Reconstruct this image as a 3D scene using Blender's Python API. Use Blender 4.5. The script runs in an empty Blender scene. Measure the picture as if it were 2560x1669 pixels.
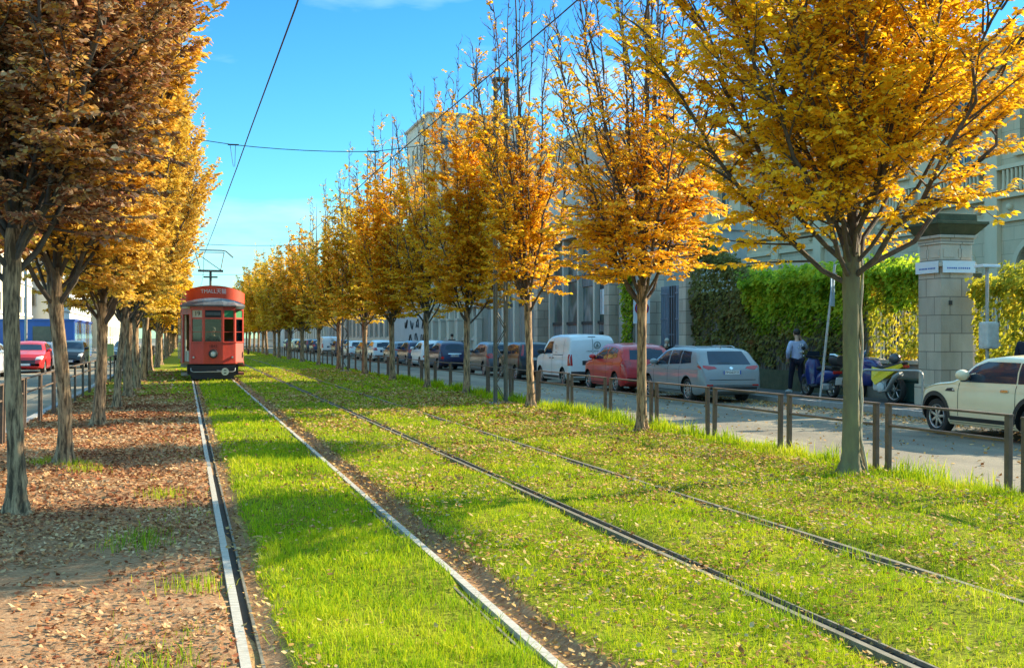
import bpy, bmesh, math, random
import numpy as np
from mathutils import Vector, Matrix, Quaternion
from mathutils.bvhtree import BVHTree
R = math.radians
SC = bpy.context.scene
COL = SC.collection
rng = np.random.default_rng(7)
random.seed(7)

# ------------------------------------------------------------------ helpers
def tag(o, label=None, cat=None, group=None, kind=None):
    if label: o['label'] = label
    if cat: o['category'] = cat
    if group: o['group'] = group
    if kind: o['kind'] = kind
    return o

def empty(name, loc=(0, 0, 0), rz=0.0, label=None, cat=None, group=None):
    o = bpy.data.objects.new(name, None)
    o.empty_display_size = .2
    COL.objects.link(o)
    o.location = loc
    o.rotation_euler = (0, 0, rz)
    return tag(o, label, cat, group)

def link(name, me, parent=None):
    o = bpy.data.objects.new(name, me)
    COL.objects.link(o)
    if parent: o.parent = parent
    return o

def kids(o):
    return [c for c in bpy.data.objects if c.parent == o]

def copy_tree(root, kidmap=None):
    c = root.copy(); COL.objects.link(c)
    for ch in list(root.children):
        d = ch.copy(); COL.objects.link(d); d.parent = c
        for g in list(ch.children):
            e = g.copy(); COL.objects.link(e); e.parent = d
    return c

def np_mesh(name, V, F, mats=(), smooth=False, mi=None):
    """V (n,3), F (m,k) array of equal-size faces"""
    V = np.asarray(V, dtype=np.float32); F = np.asarray(F, dtype=np.int32)
    me = bpy.data.meshes.new(name)
    n, m, k = len(V), len(F), F.shape[1]
    me.vertices.add(n); me.vertices.foreach_set('co', V.ravel())
    me.loops.add(m * k); me.loops.foreach_set('vertex_index', F.ravel())
    me.polygons.add(m)
    me.polygons.foreach_set('loop_start', np.arange(m, dtype=np.int32) * k)
    me.polygons.foreach_set('loop_total', np.full(m, k, dtype=np.int32))
    if mi is not None: me.polygons.foreach_set('material_index', np.asarray(mi, dtype=np.int32))
    me.polygons.foreach_set('use_smooth', np.full(m, bool(smooth)))
    for mt in mats: me.materials.append(mt)
    me.update(calc_edges=True)
    return me

class MB:
    """collects shapes into one mesh"""
    def __init__(s): s.v = []; s.f = []; s.m = []; s.s = []
    def add(s, vs, fs, mi=0, smooth=False):
        b = len(s.v); s.v += [tuple(p) for p in vs]
        for f in fs: s.f.append(tuple(b + i for i in f)); s.m.append(mi); s.s.append(smooth)
        return s
    def box(s, x0, x1, y0, y1, z0, z1, mi=0):
        vs = [(x, y, z) for z in (z0, z1) for y in (y0, y1) for x in (x0, x1)]
        return s.add(vs, [(0, 2, 3, 1), (4, 5, 7, 6), (0, 1, 5, 4), (2, 6, 7, 3), (0, 4, 6, 2), (1, 3, 7, 5)], mi)
    def cbox(s, c, d, mi=0, bev=0.0, rot=None):
        """box by centre & size, optionally chamfered"""
        bm = bmesh.new(); bmesh.ops.create_cube(bm, size=1)
        for v in bm.verts: v.co = Vector((v.co.x * d[0], v.co.y * d[1], v.co.z * d[2]))
        if bev: bmesh.ops.bevel(bm, geom=bm.edges[:], offset=bev, segments=2, affect='EDGES', profile=.6)
        M = (rot.to_4x4() if rot else Matrix.Identity(4)); M.translation = Vector(c)
        bm.verts.ensure_lookup_table()
        s.add([M @ v.co for v in bm.verts], [[v.index for v in f.verts] for f in bm.faces], mi)
        bm.free(); return s
    def tube(s, pts, rad, n=8, mi=0, caps=True, smooth=True):
        pts = [Vector(p) for p in pts]
        if not hasattr(rad, '__len__'): rad = [rad] * len(pts)
        vs = []; fs = []
        prev = None
        for i, p in enumerate(pts):
            t = (pts[min(i + 1, len(pts) - 1)] - pts[max(i - 1, 0)]).normalized()
            if prev is None:
                a = Vector((0, 0, 1)) if abs(t.z) < .9 else Vector((1, 0, 0))
                u = t.cross(a).normalized()
            else:
                u = (prev - t * prev.dot(t)).normalized()
            prev = u; w = t.cross(u)
            for k in range(n):
                an = 2 * math.pi * k / n
                vs.append(p + (u * math.cos(an) + w * math.sin(an)) * rad[i])
        for i in range(len(pts) - 1):
            for k in range(n):
                a = i * n + k; b = i * n + (k + 1) % n
                fs.append((a, b, b + n, a + n))
        s.add(vs, fs, mi, smooth)
        if caps:
            s.add([vs[k] for k in range(n)][::-1], [tuple(range(n))], mi)
            s.add([vs[-n + k] for k in range(n)], [tuple(range(n))], mi)
        return s
    def lathe(s, prof, n=24, axis='z', mi=0, c=(0, 0, 0), smooth=True):
        """prof list of (r, h)"""
        vs = []; fs = []
        for r, h in prof:
            for k in range(n):
                a = 2 * math.pi * k / n; x, y = r * math.cos(a), r * math.sin(a)
                if axis == 'z': p = (x, y, h)
                elif axis == 'y': p = (x, h, y)
                else: p = (h, x, y)
                vs.append((p[0] + c[0], p[1] + c[1], p[2] + c[2]))
        for i in range(len(prof) - 1):
            for k in range(n):
                a = i * n + k; b = i * n + (k + 1) % n
                fs.append((a, b, b + n, a + n))
        return s.add(vs, fs, mi, smooth)
    def ball(s, c, r, mi=0, u=16, v=10):
        if not hasattr(r, '__len__'): r = (r, r, r)
        vs = []; fs = []
        for i in range(v + 1):
            t = math.pi * i / v
            for k in range(u):
                a = 2 * math.pi * k / u
                vs.append((c[0] + r[0] * math.sin(t) * math.cos(a), c[1] + r[1] * math.sin(t) * math.sin(a), c[2] + r[2] * math.cos(t)))
        for i in range(v):
            for k in range(u):
                fs.append((i * u + k, (i + 1) * u + k, (i + 1) * u + (k + 1) % u, i * u + (k + 1) % u))
        return s.add(vs, fs, mi, True)
    def prism(s, outline, z0, z1, mi=0, M=None):
        """extrude a 2D outline (x,y) between z0,z1, transformed by M"""
        n = len(outline)
        vs = [Vector((x, y, z0)) for x, y in outline] + [Vector((x, y, z1)) for x, y in outline]
        if M is not None: vs = [M @ v for v in vs]
        fs = [tuple(range(n))[::-1], tuple(range(n, 2 * n))] + [(i, (i + 1) % n, n + (i + 1) % n, n + i) for i in range(n)]
        return s.add(vs, fs, mi)
    def build(s, name, mats, parent=None, sharp=35):
        me = bpy.data.meshes.new(name)
        me.from_pydata(s.v, [], s.f)
        if not isinstance(mats, (list, tuple)): mats = [mats]
        for m in mats: me.materials.append(m)
        me.polygons.foreach_set('material_index', s.m)
        me.polygons.foreach_set('use_smooth', s.s)
        me.validate(clean_customdata=False)
        bm = bmesh.new(); bm.from_mesh(me)
        bmesh.ops.recalc_face_normals(bm, faces=bm.faces[:])
        bm.to_mesh(me); bm.free()
        if any(s.s): me.set_sharp_from_angle(angle=R(sharp))
        me.update()
        return link(name, me, parent)

# ------------------------------------------------------------------ materials
def new_mat(name):
    m = bpy.data.materials.new(name); m.use_nodes = True
    nt = m.node_tree
    return m, nt, nt.nodes['Principled BSDF']

def node(nt, typ, **kw):
    n = nt.nodes.new(typ)
    for k, v in kw.items():
        if k in n.inputs: n.inputs[k].default_value = v
        else: setattr(n, k, v)
    return n

def ramp(nt, stops, interp='LINEAR'):
    r = nt.nodes.new('ShaderNodeValToRGB'); cr = r.color_ramp; cr.interpolation = interp
    while len(cr.elements) < len(stops): cr.elements.new(.5)
    for e, (p, c) in zip(cr.elements, stops):
        e.position = p; e.color = (*c, 1) if len(c) == 3 else c
    return r

def pm(name, c1, c2=None, scale=3.0, rough=.8, metal=0.0, bump=0.0, bscale=None, coat=0.0, detail=6, spec=.5, stretch=None, edge=(.32, .68)):
    """principled with a noise-mixed base colour and optional bump, in object space"""
    m, nt, p = new_mat(name)
    p.inputs['Roughness'].default_value = rough; p.inputs['Metallic'].default_value = metal
    p.inputs['Coat Weight'].default_value = coat; p.inputs['Specular IOR Level'].default_value = spec
    if c2 is None:
        c2 = tuple(c * .82 for c in c1)
    tc = node(nt, 'ShaderNodeTexCoord')
    src = tc.outputs['Object']
    if stretch:
        mp = node(nt, 'ShaderNodeMapping'); mp.inputs['Scale'].default_value = stretch
        nt.links.new(src, mp.inputs['Vector']); src = mp.outputs['Vector']
    nz = node(nt, 'ShaderNodeTexNoise', Scale=scale, Detail=detail, Roughness=.65)
    nt.links.new(src, nz.inputs['Vector'])
    r = ramp(nt, [(edge[0], c1), (edge[1], c2)])
    nt.links.new(nz.outputs['Fac'], r.inputs['Fac'])
    nt.links.new(r.outputs['Color'], p.inputs['Base Color'])
    if bump:
        n2 = node(nt, 'ShaderNodeTexNoise', Scale=bscale or scale * 4, Detail=8.0, Roughness=.7)
        nt.links.new(src, n2.inputs['Vector'])
        b = node(nt, 'ShaderNodeBump', Strength=bump, Distance=.02)
        nt.links.new(n2.outputs['Fac'], b.inputs['Height'])
        nt.links.new(b.outputs['Normal'], p.inputs['Normal'])
    return m

def leaf_mat(name, stops, trans=.45, rough=.55, patch=None, pscale=.8, pmix=.5, spec=.3):
    """per-leaf colour from Random Per Island; patches of another ramp over the crown; translucent"""
    m, nt, p = new_mat(name)
    out = nt.nodes['Material Output']
    g = node(nt, 'ShaderNodeNewGeometry')
    r = ramp(nt, stops)
    oi = node(nt, 'ShaderNodeObjectInfo')
    nz = node(nt, 'ShaderNodeTexNoise', Scale=pscale, Detail=2.0)
    nt.links.new(g.outputs['Position'], nz.inputs['Vector'])
    mth = node(nt, 'ShaderNodeMath', operation='MULTIPLY_ADD'); mth.inputs[1].default_value = .55
    nt.links.new(g.outputs['Random Per Island'], mth.inputs[0])
    m2 = node(nt, 'ShaderNodeMapRange'); m2.inputs['From Min'].default_value = .3; m2.inputs['From Max'].default_value = .7
    m2.inputs['To Min'].default_value = 0; m2.inputs['To Max'].default_value = .45
    nt.links.new(nz.outputs['Fac'], m2.inputs['Value'])
    nt.links.new(m2.outputs['Result'], mth.inputs[2])
    nt.links.new(mth.outputs['Value'], r.inputs['Fac'])
    hs = node(nt, 'ShaderNodeHueSaturation')
    mh = node(nt, 'ShaderNodeMapRange'); mh.inputs['To Min'].default_value = .491; mh.inputs['To Max'].default_value = .507
    nt.links.new(oi.outputs['Random'], mh.inputs['Value']); nt.links.new(mh.outputs['Result'], hs.inputs['Hue'])
    nt.links.new(r.outputs['Color'], hs.inputs['Color'])
    nt.links.new(hs.outputs['Color'], p.inputs['Base Color'])
    p.inputs['Roughness'].default_value = rough; p.inputs['Specular IOR Level'].default_value = spec
    t = node(nt, 'ShaderNodeBsdfTranslucent')
    nt.links.new(hs.outputs['Color'], t.inputs['Color'])
    mx = node(nt, 'ShaderNodeMixShader'); mx.inputs['Fac'].default_value = trans
    nt.links.new(p.outputs['BSDF'], mx.inputs[1]); nt.links.new(t.outputs['BSDF'], mx.inputs[2])
    nt.links.new(mx.outputs['Shader'], out.inputs['Surface'])
    return m

def paint(name, c, rough=.28, metal=.0, flake=0.0):
    m = pm(name, c, tuple(x * .9 for x in c), scale=1.2, rough=rough, metal=metal, coat=.4)
    m.node_tree.nodes['Principled BSDF'].inputs['Coat Roughness'].default_value = .06
    return m

M = {}
M['asphalt'] = None
M['granite'] = pm('granite_kerb', (.34, .33, .31), (.24, .235, .23), scale=8, rough=.85, bump=.3, bscale=60)
M['rail'] = pm('rail_steel', (.52, .48, .41), (.28, .25, .20), scale=7, rough=.75, metal=0, bump=.3, bscale=40, stretch=(1, 4, 1), spec=.3)
M['rail_old'] = pm('rail_mossy', (.22, .185, .135), (.10, .09, .05), scale=6, rough=.7, bump=.3)
M['groove'] = pm('groove_dark', (.02, .017, .013), (.04, .03, .02), scale=8, rough=.9)
M['bark'] = pm('bark', (.48, .30, .16), (.08, .047, .025), scale=9, rough=.95, bump=.6, bscale=20, stretch=(3, 3, .45), edge=(.40, .60))
M['bark_dark'] = pm('branch_bark', (.135, .10, .075), (.06, .045, .034), scale=12, rough=.95, bump=.6, bscale=40)
M['fence'] = pm('fence_paint', (.16, .10, .062), (.075, .052, .038), scale=6, rough=.65, metal=.2, bump=.2, bscale=30)
M['galv'] = pm('galvanised', (.42, .42, .40), (.30, .30, .28), scale=9, rough=.5, metal=.6)
M['mast'] = pm('mast_paint', (.16, .155, .125), (.085, .08, .06), scale=5, rough=.7, metal=.2)
M['wire'] = pm('wire', (.05, .05, .055), (.04, .04, .04), rough=.5, metal=.5)
M['black'] = pm('black_plastic', (.018, .018, .02), (.025, .025, .026), scale=5, rough=.55)
M['dark'] = pm('dark_recess', (.008, .008, .009), (.012, .012, .012), rough=.9)
M['tyre'] = pm('tyre', (.022, .021, .02), (.035, .032, .03), scale=10, rough=.85, bump=.2)
M['alloy'] = pm('alloy', (.5, .5, .5), (.4, .4, .4), scale=6, rough=.35, metal=.8)
M['chrome'] = pm('chrome', (.7, .7, .7), (.62, .62, .62), rough=.15, metal=1.0)
M['glass'] = pm('car_glass', (.022, .042, .075), (.014, .022, .04), scale=1.3, rough=.03, spec=.4)  # blue in the base colour stands in for sky reflected in the windows
M['glass_soft'] = pm('window_glass', (.03, .04, .05), (.07, .08, .085), scale=1.5, rough=.08, spec=.8)
M['plate'] = pm('plate_white', (.75, .76, .75), (.68, .69, .68), rough=.5)
M['ink'] = pm('ink', (.02, .02, .025), (.03, .03, .03), rough=.6)
M['tail'] = pm('tail_lens', (.48, .012, .01), (.35, .01, .008), rough=.12, coat=.6)
M['lamp'] = pm('lamp_lens', (.75, .74, .68), (.6, .6, .56), rough=.12, coat=.6)
M['white'] = pm('white_sheet', (.74, .76, .78), (.62, .64, .67), scale=2, rough=.6)
M['blue_sign'] = pm('sign_blue', (.02, .09, .42), (.02, .08, .36), rough=.4)
# ------------------------------------------------------------------ world, sun, camera
SUN_EL, SUN_AZ = R(27), math.atan2(.975, .22)      # azimuth clockwise from +Y (the way the tracks run)
w = bpy.data.worlds.new('World'); SC.world = w; w.use_nodes = True
nt = w.node_tree; bg = nt.nodes['Background']
sky = node(nt, 'ShaderNodeTexSky'); sky.sky_type = 'NISHITA'; sky.sun_disc = False
sky.sun_elevation = SUN_EL; sky.sun_rotation = SUN_AZ; sky.altitude = 100; sky.air_density = 1.0; sky.dust_density = .2; sky.ozone_density = 2.0
hs = node(nt, 'ShaderNodeHueSaturation', Saturation=1.2, Hue=.487)
nt.links.new(sky.outputs['Color'], hs.inputs['Color'])
tc = node(nt, 'ShaderNodeTexCoord')
mp = node(nt, 'ShaderNodeMapping'); mp.inputs['Scale'].default_value = (2.2, 2.2, 9.0); mp.inputs['Location'].default_value = (.15, .42, .7)
nt.links.new(tc.outputs['Generated'], mp.inputs['Vector'])
cl = node(nt, 'ShaderNodeTexNoise', Scale=1.6, Detail=7.0, Roughness=.55)
nt.links.new(mp.outputs['Vector'], cl.inputs['Vector'])
cr = ramp(nt, [(.52, (0, 0, 0)), (.78, (.45, .45, .45))])
nt.links.new(cl.outputs['Fac'], cr.inputs['Fac'])
mx = node(nt, 'ShaderNodeMix', data_type='RGBA')
nt.links.new(cr.outputs['Color'], mx.inputs['Factor'])
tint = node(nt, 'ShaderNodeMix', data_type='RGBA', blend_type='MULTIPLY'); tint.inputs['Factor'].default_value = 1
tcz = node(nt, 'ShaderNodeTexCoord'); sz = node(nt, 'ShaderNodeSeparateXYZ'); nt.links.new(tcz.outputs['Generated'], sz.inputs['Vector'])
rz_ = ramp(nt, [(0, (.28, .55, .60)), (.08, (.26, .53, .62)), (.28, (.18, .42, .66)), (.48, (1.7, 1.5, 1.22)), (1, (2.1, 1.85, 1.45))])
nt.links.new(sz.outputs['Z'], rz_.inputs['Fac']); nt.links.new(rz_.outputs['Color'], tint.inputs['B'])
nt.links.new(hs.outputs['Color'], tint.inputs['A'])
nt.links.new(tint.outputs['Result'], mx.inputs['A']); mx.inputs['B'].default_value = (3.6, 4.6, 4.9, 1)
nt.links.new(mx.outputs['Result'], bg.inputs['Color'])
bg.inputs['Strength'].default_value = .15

sl = bpy.data.lights.new('sun', 'SUN'); sl.energy = 5.0; sl.angle = R(.55); sl.color = (1.0, .87, .62)
so = bpy.data.objects.new('sun', sl); COL.objects.link(so)
sd = Vector((math.sin(SUN_AZ) * math.cos(SUN_EL), math.cos(SUN_AZ) * math.cos(SUN_EL), math.sin(SUN_EL)))
so.rotation_euler = sd.to_track_quat('Z', 'Y').to_euler(); so.location = sd * 60

YAW = R(15.5); CAM_H = 1.58
cd = bpy.data.cameras.new('camera'); cam = bpy.data.objects.new('camera', cd); COL.objects.link(cam)
cam.location = (0, 0, CAM_H); cam.rotation_euler = (R(90.185), 0, -YAW)
cd.sensor_width = 36; cd.lens = 36 * 2950 / 2560; cd.clip_end = 5000; cd.clip_start = .05
SC.camera = cam
SC.view_settings.view_transform = 'Standard'; SC.view_settings.look = 'None'; SC.view_settings.gamma = 1
SC.view_settings.use_curve_mapping = False; SC.view_settings.exposure = 1.45
SC.render.engine = 'CYCLES'
cy = SC.cycles
cy.max_bounces = 6; cy.diffuse_bounces = 3; cy.glossy_bounces = 3; cy.transmission_bounces = 4; cy.transparent_max_bounces = 6
cy.caustics_reflective = False; cy.caustics_refractive = False
cy.use_denoising = True; cy.sample_clamp_indirect = 8

# ------------------------------------------------------------------ ground
RAILS = (.29, 1.735, 3.385, 4.83)
def gz(x, y):
    x = np.asarray(x, float); y = np.asarray(y, float)
    n = .012 * np.sin(1.7 * x + 2.1 * y) + .010 * np.sin(3.1 * x - 1.3 * y + 1) + .008 * np.sin(.9 * y + 4.7 * x) + .006 * np.sin(5.3 * y + 2.7 * x)
    m = .035 * np.exp(-((x - 7.0) / .85) ** 2) * (1 + .35 * np.sin(.8 * y + .5))
    d = np.zeros_like(x + y)
    for r in RAILS: d = d - .05 * np.exp(-((x - r - (.1 if r < 2 else .03)) / .13) ** 2)
    d = d - .035 * np.exp(-((x - 1.9) / .09) ** 2)
    return n + m + d

def asphalt_mat():
    m, nt, p = new_mat('asphalt')
    g = node(nt, 'ShaderNodeNewGeometry')
    n1 = node(nt, 'ShaderNodeTexNoise', Scale=.35, Detail=6.0); n2 = node(nt, 'ShaderNodeTexNoise', Scale=70.0, Detail=3.0)
    nt.links.new(g.outputs['Position'], n1.inputs['Vector']); nt.links.new(g.outputs['Position'], n2.inputs['Vector'])
    r = ramp(nt, [(.3, (.225, .195, .145)), (.7, (.31, .27, .20))])
    nt.links.new(n1.outputs['Fac'], r.inputs['Fac'])
    r2 = ramp(nt, [(.3, (.6, .6, .6)), (.7, (1.3, 1.3, 1.3))])
    nt.links.new(n2.outputs['Fac'], r2.inputs['Fac'])
    mpr = node(nt, 'ShaderNodeMapping'); mpr.inputs['Scale'].default_value = (1.5, .06, 1); nt.links.new(g.outputs['Position'], mpr.inputs['Vector'])
    n3 = node(nt, 'ShaderNodeTexNoise', Scale=1.0, Detail=4.0); nt.links.new(mpr.outputs['Vector'], n3.inputs['Vector'])
    vo = node(nt, 'ShaderNodeTexVoronoi', Scale=.16); vo.distance = 'CHEBYCHEV'; nt.links.new(g.outputs['Position'], vo.inputs['Vector'])
    r3 = ramp(nt, [(.3, (.72, .72, .74)), (.65, (1.08, 1.07, 1.04))]); nt.links.new(n3.outputs['Fac'], r3.inputs['Fac'])
    sv = node(nt, 'ShaderNodeSeparateColor'); nt.links.new(vo.outputs['Color'], sv.inputs['Color'])
    r4 = ramp(nt, [(.0, (.80, .80, .80)), (.3, (1, 1, 1))], 'CONSTANT'); nt.links.new(sv.outputs['Red'], r4.inputs['Fac'])
    m3 = node(nt, 'ShaderNodeMix', data_type='RGBA', blend_type='MULTIPLY'); m3.inputs['Factor'].default_value = 1
    nt.links.new(r3.outputs['Color'], m3.inputs['A']); nt.links.new(r4.outputs['Color'], m3.inputs['B'])
    m4 = node(nt, 'ShaderNodeMix', data_type='RGBA', blend_type='MULTIPLY'); m4.inputs['Factor'].default_value = 1
    nt.links.new(r.outputs['Color'], m4.inputs['A']); nt.links.new(m3.outputs['Result'], m4.inputs['B']); r = m4
    mm = node(nt, 'ShaderNodeMix', data_type='RGBA', blend_type='MULTIPLY'); mm.inputs['Factor'].default_value = .8
    nt.links.new(r.outputs['Result'], mm.inputs['A']); nt.links.new(r2.outputs['Color'], mm.inputs['B'])
    nt.links.new(mm.outputs['Result'], p.inputs['Base Color'])
    b = node(nt, 'ShaderNodeBump', Strength=.35, Distance=.01)
    nt.links.new(n2.outputs['Fac'], b.inputs['Height']); nt.links.new(b.outputs['Normal'], p.inputs['Normal'])
    p.inputs['Roughness'].default_value = .85; p.inputs['Specular IOR Level'].default_value = .2
    return m
M['asphalt'] = asphalt_mat()
M['pavement'] = pm('pavement_asphalt', (.13, .125, .12), (.085, .082, .08), scale=1.2, rough=.9, bump=.2, bscale=80)
M['far_ground'] = pm('far_ground', (.11, .11, .08), (.08, .09, .05), scale=.05, rough=1)

def verge_mat():
    m, nt, p = new_mat('verge_soil')
    g = node(nt, 'ShaderNodeNewGeometry'); sx = node(nt, 'ShaderNodeSeparateXYZ')
    nt.links.new(g.outputs['Position'], sx.inputs['Vector'])
    nz = node(nt, 'ShaderNodeTexNoise', Scale=1.3, Detail=6.0, Roughness=.6); nt.links.new(g.outputs['Position'], nz.inputs['Vector'])
    nf = node(nt, 'ShaderNodeTexNoise', Scale=24.0, Detail=6.0, Roughness=.7); nt.links.new(g.outputs['Position'], nf.inputs['Vector'])
    soil = ramp(nt, [(.25, (.15, .075, .036)), (.5, (.32, .18, .095)), (.75, (.47, .30, .17))])
    gr = ramp(nt, [(.30, (.055, .035, .014)), (.47, (.14, .15, .012)), (.6, (.27, .29, .018)), (.75, (.36, .27, .08))])
    nt.links.new(nf.outputs['Fac'], soil.inputs['Fac']); nt.links.new(nf.outputs['Fac'], gr.inputs['Fac'])
    add = node(nt, 'ShaderNodeMath', operation='MULTIPLY_ADD'); add.inputs[1].default_value = .5
    nt.links.new(nz.outputs['Fac'], add.inputs[0]); nt.links.new(sx.outputs['X'], add.inputs[2])
    mr = node(nt, 'ShaderNodeMapRange', interpolation_type='SMOOTHSTEP'); mr.inputs['From Min'].default_value = .55; mr.inputs['From Max'].default_value = .9
    nt.links.new(add.outputs['Value'], mr.inputs['Value'])
    # the dirt path greens over further down the line
    my = node(nt, 'ShaderNodeMapRange', interpolation_type='SMOOTHSTEP'); my.inputs['From Min'].default_value = 27; my.inputs['From Max'].default_value = 34
    nt.links.new(sx.outputs['Y'], my.inputs['Value'])
    mxx = node(nt, 'ShaderNodeMath', operation='MAXIMUM');
    def strip(c, hw):
        a = node(nt, 'ShaderNodeMath', operation='SUBTRACT'); a.inputs[1].default_value = c; nt.links.new(sx.outputs['X'], a.inputs[0])
        b_ = node(nt, 'ShaderNodeMath', operation='ABSOLUTE'); nt.links.new(a.outputs['Value'], b_.inputs[0])
        q = node(nt, 'ShaderNodeMath', operation='MULTIPLY_ADD'); q.inputs[1].default_value = .12; nt.links.new(nf.outputs['Fac'], q.inputs[0]); nt.links.new(b_.outputs['Value'], q.inputs[2])
        r_ = node(nt, 'ShaderNodeMapRange', interpolation_type='SMOOTHSTEP'); r_.inputs['From Min'].default_value = hw + .03; r_.inputs['From Max'].default_value = hw + .09
        nt.links.new(q.outputs['Value'], r_.inputs['Value']); return r_
    s1, s2 = strip(1.90, .11), strip(.42, .06)
    nt.links.new(mr.outputs['Result'], mxx.inputs[0]); nt.links.new(my.outputs['Result'], mxx.inputs[1])
    mk = node(nt, 'ShaderNodeMath', operation='MULTIPLY'); nt.links.new(s1.outputs['Result'], mk.inputs[0]); nt.links.new(s2.outputs['Result'], mk.inputs[1])
    mk2 = node(nt, 'ShaderNodeMath', operation='MULTIPLY'); nt.links.new(mk.outputs['Value'], mk2.inputs[0]); nt.links.new(mxx.outputs['Value'], mk2.inputs[1])
    mx = node(nt, 'ShaderNodeMix', data_type='RGBA')
    nt.links.new(mk2.outputs['Value'], mx.inputs['Factor']); nt.links.new(soil.outputs['Color'], mx.inputs['A']); nt.links.new(gr.outputs['Color'], mx.inputs['B'])
    nt.links.new(mx.outputs['Result'], p.inputs['Base Color'])
    b = node(nt, 'ShaderNodeBump', Strength=.6, Distance=.03); nt.links.new(nf.outputs['Fac'], b.inputs['Height'])
    nt.links.new(b.outputs['Normal'], p.inputs['Normal']); p.inputs['Roughness'].default_value = .95; p.inputs['Specular IOR Level'].default_value = .05
    return m
M['verge'] = verge_mat()

def sheet(name, x0, x1, y0, y1, z, mat):
    return tag(MB().add([(x0, y0, z), (x1, y0, z), (x1, y1, z), (x0, y1, z)], [(0, 1, 2, 3)]).build(name, mat), kind='structure')
sheet('ground', -2500, 2500, -2500, 3500, -.30, M['far_ground'])
sheet('road', 8.0, 15.2, -30, 420, -.12, M['asphalt'])
sheet('road', -11.5, -2.85, -30, 420, -.12, M['asphalt'])
tag(MB().box(15.1, 17.3, -30, 420, -.25, .02).build('pavement', M['pavement']), kind='structure')
tag(MB().box(14.93, 15.098, -30, 420, -.25, .03).build('kerb', M['granite']), kind='structure')
tag(MB().box(-14.5, -11.5, -30, 420, -.25, .02).build('pavement', M['pavement']), kind='structure')
tag(MB().box(8.0, 8.14, -30, 420, -.25, .0).build('kerb', M['granite']), kind='structure')
tag(MB().box(-2.97, -2.80, -30, 420, -.25, .03).build('kerb', M['granite']), kind='structure')
sheet('ground', 17.3, 60, -30, 420, .0, M['far_ground'])
xs = np.unique(np.concatenate([np.linspace(-2.8, 8.0, 109), *[np.linspace(r - .12, r + .3, 12) for r in RAILS]]))
ys = np.concatenate([np.arange(-6, 3, 1.0), np.arange(3, 32, .16), np.arange(32, 80, .6), np.arange(80, 421, 6)])
X, Y = np.meshgrid(xs, ys); Z = gz(X, Y)
nx, ny = len(xs), len(ys)
idx = np.arange(nx * ny).reshape(ny, nx)
F = np.stack([idx[:-1, :-1], idx[:-1, 1:], idx[1:, 1:], idx[1:, :-1]], -1).reshape(-1, 4)
tag(link('verge', np_mesh('verge', np.stack([X, Y, Z], -1).reshape(-1, 3), F, [M['verge']], True)), kind='structure')

rail_labels = ['pale worn tram rail along the edge of the leafy dirt path', 'pale worn tram rail with a brown soil ditch on its far side',
               'dark grooved tram rail between mossy strips of the empty track', 'mossy half-buried tram rail next to the tree verge by the street']
for i, x in enumerate(RAILS):
    b = MB(); gs = 1 if i in (0, 2) else -1
    ry = [-6.0] + list(np.arange(3, 60, 3.0)) + [420.0]
    hw = .0255 if i < 2 else .02
    b.box(x - .03, x - .03 + 2 * hw, -6, 420, -.14, .004, 0) if gs > 0 else b.box(x + .03 - 2 * hw, x + .03, -6, 420, -.14, .004, 0)
    gw = .10 if i == 2 else .072
    g0, g1 = sorted((x + gs * .0302, x + gs * gw))
    b.box(g0, g1, -6, 420, -.14, -.028, 1)
    l0, l1 = sorted((x + gs * (gw + .0002), x + gs * (gw + .016)))
    b.box(l0, l1, -6, 420, -.14, -.006, 2)
    o = b.build('tram_rail', [M['rail'] if i < 2 else M['rail_old'], M['groove'], M['rail_old']])
    tag(o, rail_labels[i], 'rail', 'tram rails in the grass')

# ------------------------------------------------------------------ grass, fallen leaves
def vnoise(x, y, s=1.0, k=0):
    x = x * s; y = y * s
    return (np.sin(1.3 * x + 2.1 * y + k) + np.sin(-2.2 * x + 1.1 * y + 1.7 + k * 2) + np.sin(3.1 * x + .7 * y + 4.2 - k) + .7 * np.sin(4.3 * y - 3.6 * x + k)) / 3.7

def blades(x, y, h, wd, spread=.6, az=None):
    n = len(x); z = gz(x, y) - .01
    a = rng.uniform(0, 2 * math.pi, n) if az is None else az
    f = rng.uniform(0, 2 * math.pi, n)
    ux, uy = np.cos(a) * wd / 2, np.sin(a) * wd / 2
    lean = np.abs(rng.normal(0, spread, n)) * h
    dx, dy = np.cos(f) * lean, np.sin(f) * lean
    P = np.empty((n, 5, 3), np.float32)
    P[:, 0] = np.stack([x - ux, y - uy, z], -1); P[:, 1] = np.stack([x + ux, y + uy, z], -1)
    mx, my, mz = x + dx * .35, y + dy * .35, z + h * .6
    P[:, 2] = np.stack([mx + ux * .75, my + uy * .75, mz], -1); P[:, 3] = np.stack([mx - ux * .75, my - uy * .75, mz], -1)
    P[:, 4] = np.stack([x + dx, y + dy, z + h * np.sqrt(np.clip(1 - .3 * (lean / h) ** 2, .25, 1))], -1)
    b = np.arange(n, dtype=np.int32)[:, None] * 5
    T = np.concatenate([b + np.array([0, 1, 2]), b + np.array([0, 2, 3]), b + np.array([3, 2, 4])], 0)
    return P.reshape(-1, 3), T

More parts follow.
